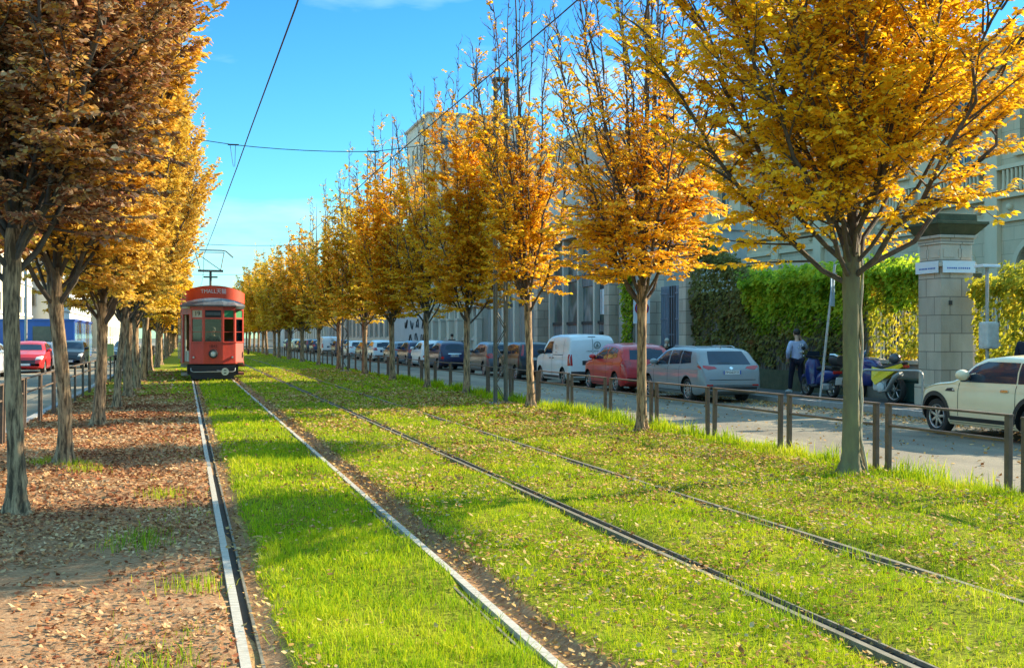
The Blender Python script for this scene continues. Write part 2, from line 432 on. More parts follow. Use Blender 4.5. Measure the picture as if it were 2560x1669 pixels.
GV = []; GT = []; off = 0
def addg(PT):
    global off
    GV.append(PT[0]); GT.append(PT[1] + off); off += len(PT[0])
def clump(x, y, k=0):
    return .55 * vnoise(x, y, 5.3, k) + .45 * vnoise(x, y, 12.7, k + 2)
for (y0, y1, dens, wd) in ((3.3, 7, 7000, .0045), (7, 11, 4200, .006), (11, 17, 2400, .0085), (17, 27, 1100, .013), (27, 42, 420, .022), (42, 75, 130, .036), (75, 130, 32, .06)):
    n = int((y1 - y0) * 8.5 * dens)
    x = rng.uniform(-.4, 8.0, n); y = rng.uniform(y0, y1, n)
    ok = np.ones(n, bool)
    for i, r in enumerate(RAILS):
        ok &= ~((x > r - .05) & (x < r + (.12 if i in (0, 2) else .05)))
    ok &= ~((x > .36) & (x < .50 + .05 * vnoise(x, y, 2)) & (rng.random(n) < .96))
    ok &= ~((x > 1.77) & (x < 2.02 + .06 * vnoise(x, y, 1.7, 2)) & (rng.random(n) < .97))
    ok &= ~((x < .27) & (rng.random(n) < .93 + .05 * np.sign(.2 - vnoise(x, y, 1.2, 5))) & (y < 30))
    patch = vnoise(x, y, .9, 3) + .6 * vnoise(x, y, 2.7, 1); cl_ = clump(x, y, 3)
    lush = .10 * (x > 2) + ((x > .45) & (x < 1.7)) * .16 + (x > 7.25) * .6
    pr = np.clip(.42 + .38 * patch + .50 * cl_ + lush, .04, 1)
    ok &= rng.random(n) < pr
    ok &= (x < y * .86 + 1.2)
    x, y, cl_ = x[ok], y[ok], cl_[ok]; n = len(x)
    h = rng.gamma(5, .0070, n) + .008
    h = h * (.95 + .55 * cl_) * (1 + .30 * ((x > .45) & (x < 1.7))) * (1 + 1.0 * np.clip((x - 7.1) / .6, 0, 1) * (.7 + .5 * vnoise(x, y, 1.4, 7)))
    addg(blades(x, y, np.clip(h, .012, .22), wd * rng.uniform(.7, 1.3, n), .8))
# taller tufts: fence foot, round the trunks, between the rails of the empty track, on the path
def tuft(cx, cy, n, rad, h, wd=.006):
    x = cx + rng.normal(0, rad, n); y = cy + rng.normal(0, rad, n)
    addg(blades(x, y, rng.uniform(.5, 1.1, n) * h, wd, .45))
for k in range(150):
    y = rng.uniform(8, 45); tuft(rng.uniform(7.5, 7.95), y, 45, .09, rng.uniform(.14, .32), .007 + .0003 * y)
for (cx, cy) in ((4.75, 7.6), (3.45, 6.7), (4.9, 9.2), (5.3, 8.0), (3.2, 5.9), (-.25, 5.6), (-.12, 5.9), (-.35, 9.6), (-.3, 9.3), (-.2, 12.2), (-1.3, 15.4), (-1.1, 14.8), (-1.7, 15.9), (.1, 7.7), (7.0, 11.6), (7.5, 12.1)):
    tuft(cx, cy, 130, .12, .13, .005)
def grass_mat(name, stops, trans=.35):
    return leaf_mat(name, stops, trans=trans, rough=.7, pscale=.9, spec=.08)
M['grass'] = grass_mat('grass_blades', [(0, (.26, .17, .05)), (.12, (.10, .15, .012)), (.35, (.22, .36, .008)), (.6, (.44, .50, .008)), (.8, (.60, .57, .02)), (1, (.70, .58, .14))])
gv = np.concatenate(GV); gt = np.concatenate(GT)
tag(link('grass', np_mesh('grass', gv, gt, [M['grass']])), 'short green grass growing between and beside the tram rails', 'grass', kind='stuff')

def leaves_on(x, y, z, L, tilt=.35, curl=.35):
    n = len(x); a = rng.uniform(0, 2 * math.pi, n)
    D = np.stack([np.cos(a), np.sin(a), rng.normal(0, tilt, n)], -1); D /= np.linalg.norm(D, axis=1)[:, None]
    N = np.stack([rng.normal(0, tilt, n), rng.normal(0, tilt, n), np.ones(n)], -1)
    S = np.cross(D, N); S /= np.linalg.norm(S, axis=1)[:, None]; N = np.cross(S, D)
    P0 = np.stack([x, y, z], -1); L = L[:, None]; cu = rng.uniform(-curl, curl * 1.6, n)[:, None]
    W = L * rng.uniform(.22, .34, (n, 1))
    V = np.empty((n, 6, 3), np.float32)
    V[:, 0] = P0 - D * L * .5 + N * cu * L * .5
    V[:, 1] = P0 - D * L * .1 + S * W + N * cu * L * .12
    V[:, 2] = P0 + D * L * .28 + S * W * .75 + N * cu * L * .2
    V[:, 3] = P0 + D * L * .52 + N * cu * L * .55
    V[:, 4] = P0 + D * L * .28 - S * W * .75 + N * cu * L * .2
    V[:, 5] = P0 - D * L * .1 - S * W + N * cu * L * .12
    b = np.arange(n, dtype=np.int32)[:, None] * 6
    T = np.concatenate([b + np.array(t) for t in ((0, 1, 5), (1, 2, 5), (2, 4, 5), (2, 3, 4))], 0)
    return V.reshape(-1, 3), T
M['litter'] = leaf_mat('fallen_leaf', [(0, (.07, .032, .018)), (.2, (.22, .10, .03)), (.4, (.40, .22, .06)), (.6, (.50, .33, .11)), (.8, (.54, .40, .19)), (1, (.72, .32, .02))], trans=.12, rough=.8, pscale=1.1, spec=.1)
M['litter_red'] = leaf_mat('fallen_leaf_red', [(0, (.09, .035, .018)), (.3, (.28, .095, .04)), (.5, (.42, .20, .08)), (.7, (.52, .32, .15)), (.85, (.60, .42, .24)), (1, (.70, .30, .03))], trans=.12, rough=.8, pscale=.7, spec=.1)
LV = []; LT = []; lo = 0
PV = []; PT_ = []; po = 0
for (y0, y1, dens, L0) in ((3.3, 7, 420, .038), (7, 12, 340, .045), (12, 20, 240, .057), (20, 34, 130, .08), (34, 60, 40, .12)):
    # path
    n = int((y1 - y0) * 3.1 * dens * 2.2); x = rng.uniform(-2.8, .25, n); y = rng.uniform(y0, y1, n)
    d = .5 + .55 * vnoise(x, y, .8, 4) + .3 * vnoise(x, y, 2.1, 9)
    d = d - .05 + .42 * (y > 8.8) + .30 * (x > -1.0) * (y < 8.8) - .55 * ((x < -.75 + .3 * vnoise(x, y, 1.5, 2)) & (y < 7.9)) - .35 * ((x < -.5) & (y > 8) & (y < 9.8)) + .5 * np.exp(-((x + 1.46) / .5) ** 2) * (y > 9.8)
    ok = rng.random(n) < np.clip(d, .03, 1)
    if y0 >= 34: ok &= rng.random(n) < .25
    x, y = x[ok], y[ok]
    v, t = leaves_on(x, y, gz(x, y) + rng.uniform(.006, .03, len(x)), L0 * rng.uniform(.6, 1.25, len(x)))
    PV.append(v); PT_.append(t + po); po += len(v)
    # lawn
    n = int((y1 - y0) * 7.7 * dens * 1.5); x = rng.uniform(.3, 8.0, n); y = rng.uniform(y0, y1, n)
    dr_ = sum(np.exp(-((x - r - .12) / .13) ** 2) for r in RAILS)
    d = .20 + .58 * vnoise(x, y, .7, 6) + .25 * vnoise(x, y, 3.1, 2) + .22 * dr_ + .2 * (x > 1.9) - .16 * ((x > .45) & (x < 1.7)) + .3 * ((x > 5.0) & (x < 7.4)) - .25 * (x > 7.4) + .25 * ((x > 1.77) & (x < 2.05)) + .3 * ((x > .34) & (x < .52))
    ok = rng.random(n) < np.clip(d, .03, .95)
    ok &= (x < y * .86 + 1.2)
    for r in RAILS: ok &= ~((np.abs(x - r) < .07) & (rng.random(n) < .9))
    if y0 >= 34: ok &= rng.random(n) < .4
    x, y = x[ok], y[ok]
    v, t = leaves_on(x, y, gz(x, y) + rng.uniform(.015, .06, len(x)), L0 * rng.uniform(.55, 1.15, len(x)))
    LV.append(v); LT.append(t + lo); lo += len(v)
# drifts along the far kerb and on the road
n = 2600; y = rng.uniform(12, 34, n); x = 15.0 - np.abs(rng.normal(0, .55, n)) - .25 * (y > 15) * rng.random(n)
n2 = 1400; y2 = rng.uniform(10, 40, n2); x2 = rng.uniform(8.2, 14.8, n2)
x = np.concatenate([x, x2]); y = np.concatenate([y, y2])
v, t = leaves_on(x, y, np.full(len(x), -.105) + rng.uniform(0, .02, len(x)), .075 * rng.uniform(.6, 1.2, len(x)))
LV.append(v); LT.append(t + lo); lo += len(v)
tag(link('fallen_leaves', np_mesh('fallen_leaves', np.concatenate(PV), np.concatenate(PT_), [M['litter_red']])), 'brown and reddish fallen leaves strewn over the dirt path', 'leaves', kind='stuff')
tag(link('fallen_leaves', np_mesh('fallen_leaves', np.concatenate(LV), np.concatenate(LT), [M['litter']])), 'pale brown fallen leaves scattered through the tramway grass', 'leaves', kind='stuff')
# soil clods and dry tufts on the ditch side of the second rail
b = []
n = 1500; y = rng.uniform(3.6, 30, n) ; x = 2.0 + .05 * vnoise(np.full(n, 2.0), y, 1.7, 2) + rng.normal(0, .035, n)
v, t = blades(x, y, rng.uniform(.02, .06, n), .012, .9)
M['dry'] = leaf_mat('dry_grass', [(0, (.12, .06, .03)), (.5, (.28, .15, .07)), (1, (.42, .27, .12))], trans=.1, pscale=2)
tag(link('dry_grass', np_mesh('dry_grass', v, t, [M['dry']])), 'dry brown grass roots fringing the ditch beside the rail', 'grass', kind='stuff')
# ------------------------------------------------------------------ trees
def unit(v): return v / np.maximum(np.linalg.norm(v, axis=-1, keepdims=True), 1e-9)

class Wood:
    def __init__(s): s.V = []; s.F = []; s.n = 0
    def tube(s, P, rad, k):
        P = np.asarray(P, float); n = len(P); rad = np.asarray(rad, float)
        T = unit(np.gradient(P, axis=0)); ref = np.array([0, 0, 1.0]) if abs(T[0, 2]) < .9 else np.array([1.0, 0, 0])
        U = unit(np.cross(T, ref)); Wd = np.cross(T, U)
        a = np.arange(k) * 2 * math.pi / k
        ring = P[:, None] + (U[:, None] * np.cos(a)[None, :, None] + Wd[:, None] * np.sin(a)[None, :, None]) * rad[:, None, None]
        s.V.append(ring.reshape(-1, 3))
        i = np.arange(n - 1)[:, None] * k; j = np.arange(k)[None]; j2 = (j + 1) % k
        F = np.stack([i + j, i + j2, i + k + j2, i + k + j], -1).reshape(-1, 4) + s.n
        s.F.append(F); s.n += n * k
    def mesh(s, name, mat):
        return np_mesh(name, np.concatenate(s.V), np.concatenate(s.F), [mat], True)

def make_tree(seed, H=9.5, Rc=2.2, zf=2.3, tr=.12, nl=16, nsec=20, ntw=7, nleaf=12, leafL=.085, bare=.0, lean=(0, 0), gnarl=0.0, leafmat=None, spread=1.0, rise=1.0, rp=1.7, droop=3, wood=1.0, bz=.45, bw=.4, lift=0):
    """fastigiate avenue tree: straight trunk, limbs fanning up out of the fork, flat leafy sprays"""
    g = np.random.default_rng(seed)
    U = g.uniform
    trunk, limbs = Wood(), Wood()
    # trunk, with root flare and a slight bend
    zz = np.array([-.15, 0, .06, .18, .4, .8, 1.3, 1.8, zf - .1, zf + .25])
    rr = tr * np.array([2.1, 1.75, 1.45, 1.2, 1.06, 1.0, .97, .97, 1.08, .95])
    bx = lean[0] * (zz / zf) + gnarl * np.sin(zz * 1.7 + seed) * .05; by = lean[1] * (zz / zf) + gnarl * np.cos(zz * 2.1 + seed) * .04
    Pt = np.stack([bx, by, zz], 1)
    # resample, bark furrows as radius noise
    zi = np.linspace(0, len(zz) - 1, 34); Pi = np.stack([np.interp(zi, np.arange(len(zz)), Pt[:, c]) for c in range(3)], 1); ri = np.interp(zi, np.arange(len(zz)), rr)
    k = 18; trunk.tube(Pi, ri, k)
    V = trunk.V[0].reshape(-1, k, 3); cen = Pi[:, None]; ang = np.arange(k)[None]
    fac = 1 + .06 * np.sin(ang * 2.1 + Pi[:, 2:3] * 1.3 + seed) + .05 * np.sin(ang * 5.2 + Pi[:, 2:3] * .7) + g.normal(0, .045, (len(Pi), k))
    fac += (.32 * np.clip(1 - Pi[:, 2:3] / .3, 0, 1)) * np.sin(ang * 5 * 2 * math.pi / k + seed)
    trunk.V[0] = (cen + (V - cen) * fac[..., None]).reshape(-1, 3)
    fork = Pt[-1]
    # leader
    nL = 12; tl = np.linspace(0, 1, nL)
    Pl = fork + np.stack([np.cumsum(g.normal(0, .035, nL)), np.cumsum(g.normal(0, .035, nL)), tl * (H - zf) * .93 - .1], 1)
    limbs.tube(Pl, tr * .62 * (1 - tl) ** .8 + .006, 7)
    LB = []; LD = []; LN = []; LS = []
    secs = []
    for i in range(nl):
        q = (i + .5) / nl; az = i * 2.39996 + U(-.35, .35)
        z0 = zf - .25 + 1.1 * q ** 1.3 + U(-.08, .08); Ri = Rc * (1.0 - .72 * q ** 1.2) * U(.82, 1.1) * spread
        Ht = zf + (H - zf) * min(1.0, (.40 + .62 * q) * U(.9, 1.1)) * rise
        n = 11; t = np.linspace(0, 1, n); up_ = lift * max(0.0, math.cos(az)); rp_ = max(.85, rp - .45 * up_)
        if up_ > .3: z0 += .25 * up_
        r = Ri * (1 - (1 - t) ** rp_); z = z0 + (Ht - z0) * t ** (1.12)
        wob = np.cumsum(g.normal(0, .05, (n, 3)), 0) * np.array([1, 1, .4]); wob -= wob[0]
        a = az + np.cumsum(g.normal(0, .05, n))
        base = np.array([np.interp(z0, Pi[:, 2], Pi[:, 0]), np.interp(z0, Pi[:, 2], Pi[:, 1]), 0])
        if z0 > zf: base = np.array([np.interp(z0, Pl[:, 2], Pl[:, 0]), np.interp(z0, Pl[:, 2], Pl[:, 1]), 0])
        P = np.stack([base[0] + np.cos(a) * r, base[1] + np.sin(a) * r, z], 1) + wob
        length = np.linalg.norm(np.diff(P, axis=0), axis=1).sum()
        r0 = (.012 + tr * U(.2, .34)) * (1.1 - .4 * q) * wood * .68
        limbs.tube(P, r0 * (1 - t) ** .75 + .005, 6)
        ns = int(nsec * length / 4.5)
        for s_ in range(ns):
            ts = (s_ + U(0, 1)) / ns * .86 + .14
            p0 = np.array([np.interp(ts, t, P[:, c]) for c in range(3)])
            tan = unit(np.array([np.interp(min(ts + .05, 1), t, P[:, c]) - np.interp(max(ts - .05, 0), t, P[:, c]) for c in range(3)]))
            sa = az + U(-1.7, 1.7) + (math.pi if U() < .18 else 0)
            zrel = (p0[2] - zf) / (H - zf)
            if up_ > .25 and zrel < .16: continue
            el = R(U(5, 42) + 30 * zrel)
            d = np.array([math.cos(sa) * math.cos(el), math.sin(sa) * math.cos(el), math.sin(el)])
            d = unit(d + tan * .35)
            Ls = U(.45, 1.05) * (1 - .5 * ts * q) * (1.15 - .55 * max(zrel, 0)) * Rc / 2.2
            secs.append((p0, d, Ls, zrel, r0))
        # low drooping sprays at the crown's base
        if q < .55 and up_ < .2:
            for _ in range(droop):
                ts = U(.12, .4); p0 = np.array([np.interp(ts, t, P[:, c]) for c in range(3)])
                sa = az + U(-.8, .8); d = unit(np.array([math.cos(sa), math.sin(sa), U(-.12, .2)]))
                secs.append((p0, d, U(.6, 1.25) * Rc / 2.2, .0, r0))
    for (p0, d, Ls, zrel, r0) in secs:
        m = 5; t = np.linspace(0, 1, m)
        up = np.array([0, 0, .22 * Ls]) * (U(-.4, 1.2) if zrel > .12 else U(-.9, .4))
        P = p0 + d * (t * Ls)[:, None] + up * (t ** 2)[:, None] + np.cumsum(g.normal(0, .018, (m, 3)), 0)
        limbs.tube(P, .012 * (1 - t) + .0035 * (1 + 0 * t), 3)
        side = unit(np.cross(d, np.array([0, 0, 1.0])) + g.normal(0, .15, 3))
        keep = 1.0 if zrel < bz else max(1 - bare * (zrel - bz) / bw, .05)
        for j in range(ntw):
            tj = (j + U(.2, .9)) / ntw * .9 + .1; q0 = np.array([np.interp(tj, t, P[:, c]) for c in range(3)])
            sg = 1 if j % 2 else -1
            td = unit(d * U(.5, .9) + side * sg * U(.5, 1.0) + np.array([0, 0, U(-.2, .25) + .3 * max(zrel, 0)]))
            tl_ = U(.18, .42) * (1.1 - .5 * tj) * Rc / 2.2
            if j % 2 == 0 and leafL < .1:
                limbs.tube(np.stack([q0, q0 + td * tl_]), [.0045, .002], 3)
            if U() > keep: continue
            nn = max(2, int(nleaf * U(.7, 1.2)))
            tt = (np.arange(nn) + g.random(nn) * .6) / nn
            lb = q0 + td * (tt * tl_)[:, None]
            sd_ = unit(np.cross(td, np.array([0, 0, 1.0])))
            sgn = np.where(np.arange(nn) % 2 == 0, 1.0, -1.0)[:, None]
            ld = unit(td * .75 + sd_ * sgn * g.uniform(.5, 1.0, (nn, 1)) + g.normal(0, .16, (nn, 3)) + np.array([0, 0, -.22]))
            ln = unit(np.array([0, 0, 1.0]) + g.normal(0, .42, (nn, 3)))
            LB.append(lb); LD.append(ld); LN.append(ln); LS.append(leafL * g.uniform(.48, 1.28, nn))
    LB = np.concatenate(LB); LD = np.concatenate(LD); LN = np.concatenate(LN); LS = np.concatenate(LS)
    S = unit(np.cross(LD, LN)); N = np.cross(S, LD); L = LS[:, None]
    n = len(LB); fold = g.uniform(.0, .24, (n, 1)) * L; W = L * g.uniform(.25, .33, (n, 1)); dr = g.uniform(-.12, .42, (n, 1)) * L
    if leafL < .1:
        V = np.empty((n, 6, 3), np.float32)
        V[:, 0] = LB; V[:, 1] = LB + LD * L * .38 + S * W + N * fold; V[:, 2] = LB + LD * L * .74 + S * W * .72 + N * (fold * .7 - dr * .6)
        V[:, 3] = LB + LD * L - N * dr; V[:, 4] = LB + LD * L * .74 - S * W * .72 + N * (fold * .7 - dr * .6); V[:, 5] = LB + LD * L * .38 - S * W + N * fold
        b = np.arange(n)[:, None] * 6
        T = np.concatenate([b + np.array(q) for q in ((0, 1, 5), (1, 2, 5), (2, 4, 5), (2, 3, 4))], 0)
    else:
        V = np.empty((n, 4, 3), np.float32)
        V[:, 0] = LB; V[:, 1] = LB + LD * L * .5 + S * W * 1.2 + N * fold; V[:, 2] = LB + LD * L - N * dr; V[:, 3] = LB + LD * L * .5 - S * W * 1.2 + N * fold
        b = np.arange(n)[:, None] * 4
        T = np.concatenate([b + np.array(q) for q in ((0, 1, 3), (1, 2, 3))], 0)
    return trunk.mesh('trunk', M['bark']), limbs.mesh('branches', M['bark_dark']), np_mesh('crown', V.reshape(-1, 3), T, [leafmat])

GOLD = [(0, (.26, .09, .015)), (.14, (.60, .26, .012)), (.38, (.86, .46, .014)), (.65, (.94, .60, .024)), (.87, (.94, .68, .05)), (1, (.78, .34, .014))]
OLIVE = [(0, (.34, .19, .02)), (.25, (.62, .36, .02)), (.55, (.80, .52, .03)), (.8, (.86, .58, .05)), (1, (.70, .32, .02))]
BROWN = [(0, (.09, .035, .02)), (.25, (.27, .09, .045)), (.45, (.43, .185, .09)), (.62, (.60, .38, .20)), (.8, (.68, .36, .06)), (1, (.46, .11, .03))]
MIXED = [(0, (.30, .15, .03)), (.25, (.60, .33, .035)), (.5, (.74, .47, .06)), (.75, (.84, .58, .08)), (1, (.62, .29, .04))]
M['leaf_gold'] = leaf_mat('leaf_gold', GOLD, trans=.5, pscale=.7)
M['leaf_olive'] = leaf_mat('leaf_olive_gold', OLIVE, trans=.45, pscale=.5)
M['leaf_brown'] = leaf_mat('leaf_brown', BROWN, trans=.3, pscale=.9)
M['leaf_mixed'] = leaf_mat('leaf_mixed', MIXED, trans=.4, pscale=.7)

def tree_obj(meshes, loc, rz, sc, label, group, mats=None):
    t = empty('avenue_tree', loc, rz, label, 'tree', group)
    t.scale = sc if hasattr(sc, '__len__') else (sc, sc, sc)
    if loc[1] > 20:
        j = rng.uniform(.92, 1.08); t.scale = (t.scale[0] * j, t.scale[1] * j * rng.uniform(.92, 1.08), t.scale[2] * rng.uniform(.93, 1.05))
        t.rotation_euler = (R(rng.normal(0, 1.3)), R(rng.normal(0, 1.3)), rz)
    for nm, me in zip(('trunk', 'branches', 'crown'), meshes):
        o = link(nm, me, t)
        if mats and nm == 'crown':
            o.material_slots[0].link = 'OBJECT'; o.material_slots[0].material = mats
    return t

M['bark_moss'] = pm('mossy_bark', (.21, .19, .085), (.13, .105, .06), scale=3.5, rough=.95, bump=.45, bscale=26, stretch=(2, 2, .6))
KR = {
 'a': make_tree(11, H=8.8, Rc=2.4, zf=2.35, tr=.092, nl=28, nsec=29, ntw=8, nleaf=15, leafL=.079, bare=1.0, leafmat=M['leaf_gold'], spread=1.1, droop=3, bz=.42, rp=1.25, lift=.4),
 'b': make_tree(23, H=10.4, Rc=1.95, zf=2.25, tr=.075, nl=24, nsec=20, ntw=7, nleaf=10, leafL=.088, bare=1.0, leafmat=M['leaf_gold'], spread=1.0, droop=8, bz=.10, bw=.38, rp=1.5),
 'c': make_tree(37, H=10.8, Rc=1.35, zf=2.3, tr=.08, nl=18, nsec=24, ntw=7, nleaf=9, leafL=.092, bare=1.0, leafmat=M['leaf_gold'], droop=6, bz=.18, bw=.42),
 'd': make_tree(41, H=10.2, Rc=1.58, zf=2.2, tr=.085, nl=18, nsec=28, ntw=8, nleaf=8, leafL=.115, bare=1.0, leafmat=M['leaf_gold'], droop=7, bz=.48, bw=.25),
 'e': make_tree(53, H=10.4, Rc=1.75, zf=2.2, tr=.105, nl=16, nsec=24, ntw=7, nleaf=6, leafL=.15, bare=1.0, leafmat=M['leaf_olive'], droop=8, bz=.36, bw=.4),
 'f': make_tree(59, H=9.6, Rc=2.0, zf=2.2, tr=.12, nl=14, nsec=18, ntw=6, nleaf=6, leafL=.23, bare=.8, leafmat=M['leaf_olive'], droop=8, bz=.4, bw=.5),
}
KL = {
 'a': make_tree(71, H=9.2, Rc=1.75, zf=2.3, tr=.072, nl=26, nsec=36, ntw=9, nleaf=15, leafL=.072, bare=0, leafmat=M['leaf_brown'], gnarl=.5, rp=1.6, droop=5),
 'b': make_tree(83, H=9.4, Rc=1.7, zf=2.2, tr=.082, nl=24, nsec=36, ntw=9, nleaf=11, leafL=.088, bare=0, leafmat=M['leaf_mixed'], lean=(-.14, 0), gnarl=.8, rp=1.5, droop=4),
 'd': make_tree(89, H=9.2, Rc=1.7, zf=2.0, tr=.098, nl=24, nsec=32, ntw=8, nleaf=10, leafL=.10, bare=.2, leafmat=M['leaf_mixed'], gnarl=.6, rp=1.5, droop=5),
 'c': make_tree(97, H=9.6, Rc=2.55, zf=2.05, tr=.105, nl=24, nsec=34, ntw=8, nleaf=10, leafL=.105, bare=.85, leafmat=M['leaf_mixed'], gnarl=.6, rp=1.1, droop=2, bz=.52),
}
ORD = 'first second third fourth fifth sixth seventh eighth ninth tenth eleventh twelfth thirteenth fourteenth fifteenth sixteenth seventeenth eighteenth nineteenth twentieth'.split()
GRR, GRL = 'autumn trees in the row beside the parked cars', 'autumn trees in the row beside the dirt path'
X_R = 7.3
right_trees = [  # y, kind, rot, scale, label
 (11.9, 'a', 0.0, 1.0, 'wide golden tree with a mossy trunk, closest to the camera beside the street fence'),
 (18.2, 'b', 2.2, 1.0, 'golden tree with bare twigs and drooping orange sprays before the silver car'),
 (25.0, 'c', 1.0, 1.0, 'slim golden tree with a Y-shaped fork beside the lattice mast'),
 (31.1, 'd', 4.0, 1.0, 'bright yellow tree with a half sunlit trunk before the navy hatchbacks'),
 (36.2, 'c', 3.3, .96, 'golden tree with sparse grey top in front of the dark blue small van'),
 (42.6, 'd', 5.1, 1.02, 'olive gold tree with a dark forked trunk in front of the silver family car'),
 (49.5, 'e', 0.9, 1.0, 'olive gold tree with a bare spindly top in front of the white hatchback'),
 (58.2, 'e', 2.6, 1.0, 'dull gold tree with a dark trunk in front of the silver estate car'),
 (67.2, 'e', 4.4, .97, 'tree with an orange-gold crown in front of the pale van down the street'),
 (76.8, 'f', 1.2, 1.0, 'orange-gold tree low on leaves down the row near the far dark hatchback'),
]
for y, k, rz, sc, lab in right_trees:
    dx = {18.2: -.03, 25.0: .07, 31.1: .05}.get(y, 0)
    tt = tree_obj(KR[k], (X_R + dx, y, float(gz(X_R, y)) - .01), rz, sc, lab, GRR)
    if y < 12:
        for o in tt.children:
            if o.name.startswith('trunk'): o.data.materials[0] = M['bark_moss']
        W = Wood(); g = np.random.default_rng(5)
        for k in range(5):
            zz = np.linspace(.02, 2.5 - .25 * k, 22); a = R(-28 + 9 * k) + .22 * np.sin(zz * (1.6 + .3 * k) + k) - rz
            rad_ = .118 + .06 * np.clip(1 - zz / .35, 0, 1) + .012 * np.sin(zz * 9 + k)
            W.tube(np.stack([np.cos(a) * rad_, np.sin(a) * rad_, zz], 1), np.full(22, .0125 - .0015 * k), 5)
        M['creeper'] = pm('dead_creeper', (.60, .50, .36), (.38, .30, .20), scale=9, rough=.9)
        link('creeper_stem', W.mesh('creeper_stem', M['creeper']), tt)
y = 85.5; i = 0
while y < 235:
    tree_obj(KR['f'], (X_R + rng.uniform(-.2, .2), y, 0), rng.uniform(0, 6.28), (1, 1, rng.uniform(.86, 1.08)),
             'distant dull gold tree where the row beside the parked cars merges together', GRR)
    y += rng.uniform(6.5, 8.5); i += 1
left_trees = [
 (11.3, 'a', .5, 1.0, 'tree with a pale fissured trunk and reddish brown leaves beside the dirt path', 'leaf_brown'),
 (15.7, 'b', 1.2, 1.0, 'leaning tree with a dark split trunk foot and brown-yellow leaves', 'leaf_mixed'),
 (22.4, 'd', 2.5, 1.0, 'tree with a low many-branched fork standing in bright yellow leaf litter', 'leaf_mixed'),
 (28.2, 'b', 4.1, 1.0, 'slim leaning trunk tree just before the grass takes over the path', 'leaf_mixed'),
 (33.5, 'c', 5.2, 1.02, 'tree with greyish top whose thick trunk stands at the edge of the grass', 'leaf_mixed'),
 (38.5, 'c', .8, 1.02, 'golden tree with a tall overhanging crown between the fork tree and the red tram', 'leaf_olive'),
 (44.5, 'e', 1.9, 1.0, 'golden tree standing level with the front of the red tram', 'leaf_olive'),
]
for y, k, rz, sc, lab, mt in left_trees:
    tree_obj((KL.get(k) if y < 44 else KR[k]), (-1.46, y, float(gz(-1.46, y)) - .01), rz, sc, lab, GRL, M[mt])
y = 51.0
while y < 235:
    tree_obj(KR['e' if y < 80 else 'f'], (-1.46 + rng.uniform(-.15, .15), y, 0), rng.uniform(0, 6.28), (1, 1, rng.uniform(.88, 1.08)),
             'distant gold tree in the row beside the dirt path beyond the tram front', GRL)
    y += rng.uniform(6.3, 7.6)
# ------------------------------------------------------------------ street fences
def fence_panel(Ln, h):
    """rail panel along +y from 0 to Ln with a post at each end"""
    root = empty('fence_panel')
    for yy in (0, Ln):
        MB().cbox((0, yy, h / 2 - .1), (.05, .072, h + .2), bev=.006).build('post', M['fence'], root)
    MB().cbox((0, Ln / 2, h + .012), (.062, Ln + .085, .024), bev=.005).build('top_rail', M['fence'], root)
    MB().tube([(0, .037, h - .235), (0, Ln - .037, h - .235)], .017, 8).build('middle_rail', M['fence'], root)
    return root
def fence_row(x, y0, pitch, gap, n, h, near, far, group, z=0.0):
    p = fence_panel(pitch - gap, h)
    for k in range(n):
        o = p if k == 0 else copy_tree(p)
        y = y0 + k * pitch
        o.location = (x, y, z + float(gz(min(x, 7.9), y)) * .6 if x > 0 else z)
        o.rotation_euler.z = R(rng.uniform(-.35, .35)); o.rotation_euler.y = R(rng.uniform(-.8, .8))
        lab = near(k) if k < 12 else far
        tag(o, lab, 'fence', group)
GF1, GF2 = 'brown metal fence panels between the verge and the car street', 'brown metal fence panels between the dirt path and the road'
fence_row(7.85, 7.62, 2.32, .25, 44, .79,
          lambda k: ('brown fence panel leaving the picture in front of the cream car', 'brown fence panel in front of the cream car wheel',
                     'brown fence panel beside the mossy golden tree trunk', 'brown fence panel in front of the silver estate car bumper')[k] if k < 4 else
          f'{ORD[k]} brown fence panel along the verge, counted from the cream car end',
          'brown fence panel far down the verge, in front of the distant parked cars', GF1)
fence_row(-2.62, 14.3, 2.4, .22, 40, .88,
          lambda k: f'{ORD[k]} brown fence panel beside the dirt path, counted from the end near the camera',
          'brown fence panel far down the dirt path side, beyond the trees', GF2, z=.0)

# ------------------------------------------------------------------ overhead line
def lattice_mast(x, y, label, hh=7.6):
    root = empty('lattice_mast', (x, y, 0), 0, label, 'mast', 'lattice masts of the overhead line')
    for sx in (-1, 1):
        for sy in (-1, 1):
            b = MB()
            b.box(sx * .125 - .022, sx * .125 + .022, sy * .09 - .022, sy * .09 + .022, -.2, hh, 0)
            b.build('leg', M['mast'], root)
    b = MB(); n = int(hh / .42)
    for i in range(n):
        z0, z1 = .1 + i * .42, .1 + (i + 1) * .42
        s = 1 if i % 2 else -1
        for sy in (-1, 1):
            b.tube([(-s * .12, sy * .09, z0), (s * .12, sy * .09, z1)], .011, 4)
        for sx in (-1, 1):
            b.tube([(sx * .12, -s * .09, z0), (sx * .12, s * .09, z1)], .011, 4)
    b.build('bracing', M['mast'], root)
    MB().cbox((0, 0, 0), (.5, .45, .16), bev=.02).build('footing', M['granite'], root)
    MB().cbox((0, 0, hh), (.36, .3, .05)).build('cap', M['mast'], root)
    return root
lattice_mast(7.1, 26.6, 'greenish lattice mast standing between the golden trees by the fence')
lattice_mast(7.15, 54.6, 'distant thin lattice mast among the dull gold trees')
def pole(x, y, label):
    root = empty('wire_pole', (x, y, 0), 0, label, 'pole')
    MB().tube([(0, 0, -.2), (0, 0, 8.6)], [.1, .07], 12).build('shaft', M['galv'], root)
    MB().lathe([(.0, 8.6), (.09, 8.6), (.09, 8.64), (0, 8.75)], 12).build('cap', M['galv'], root)
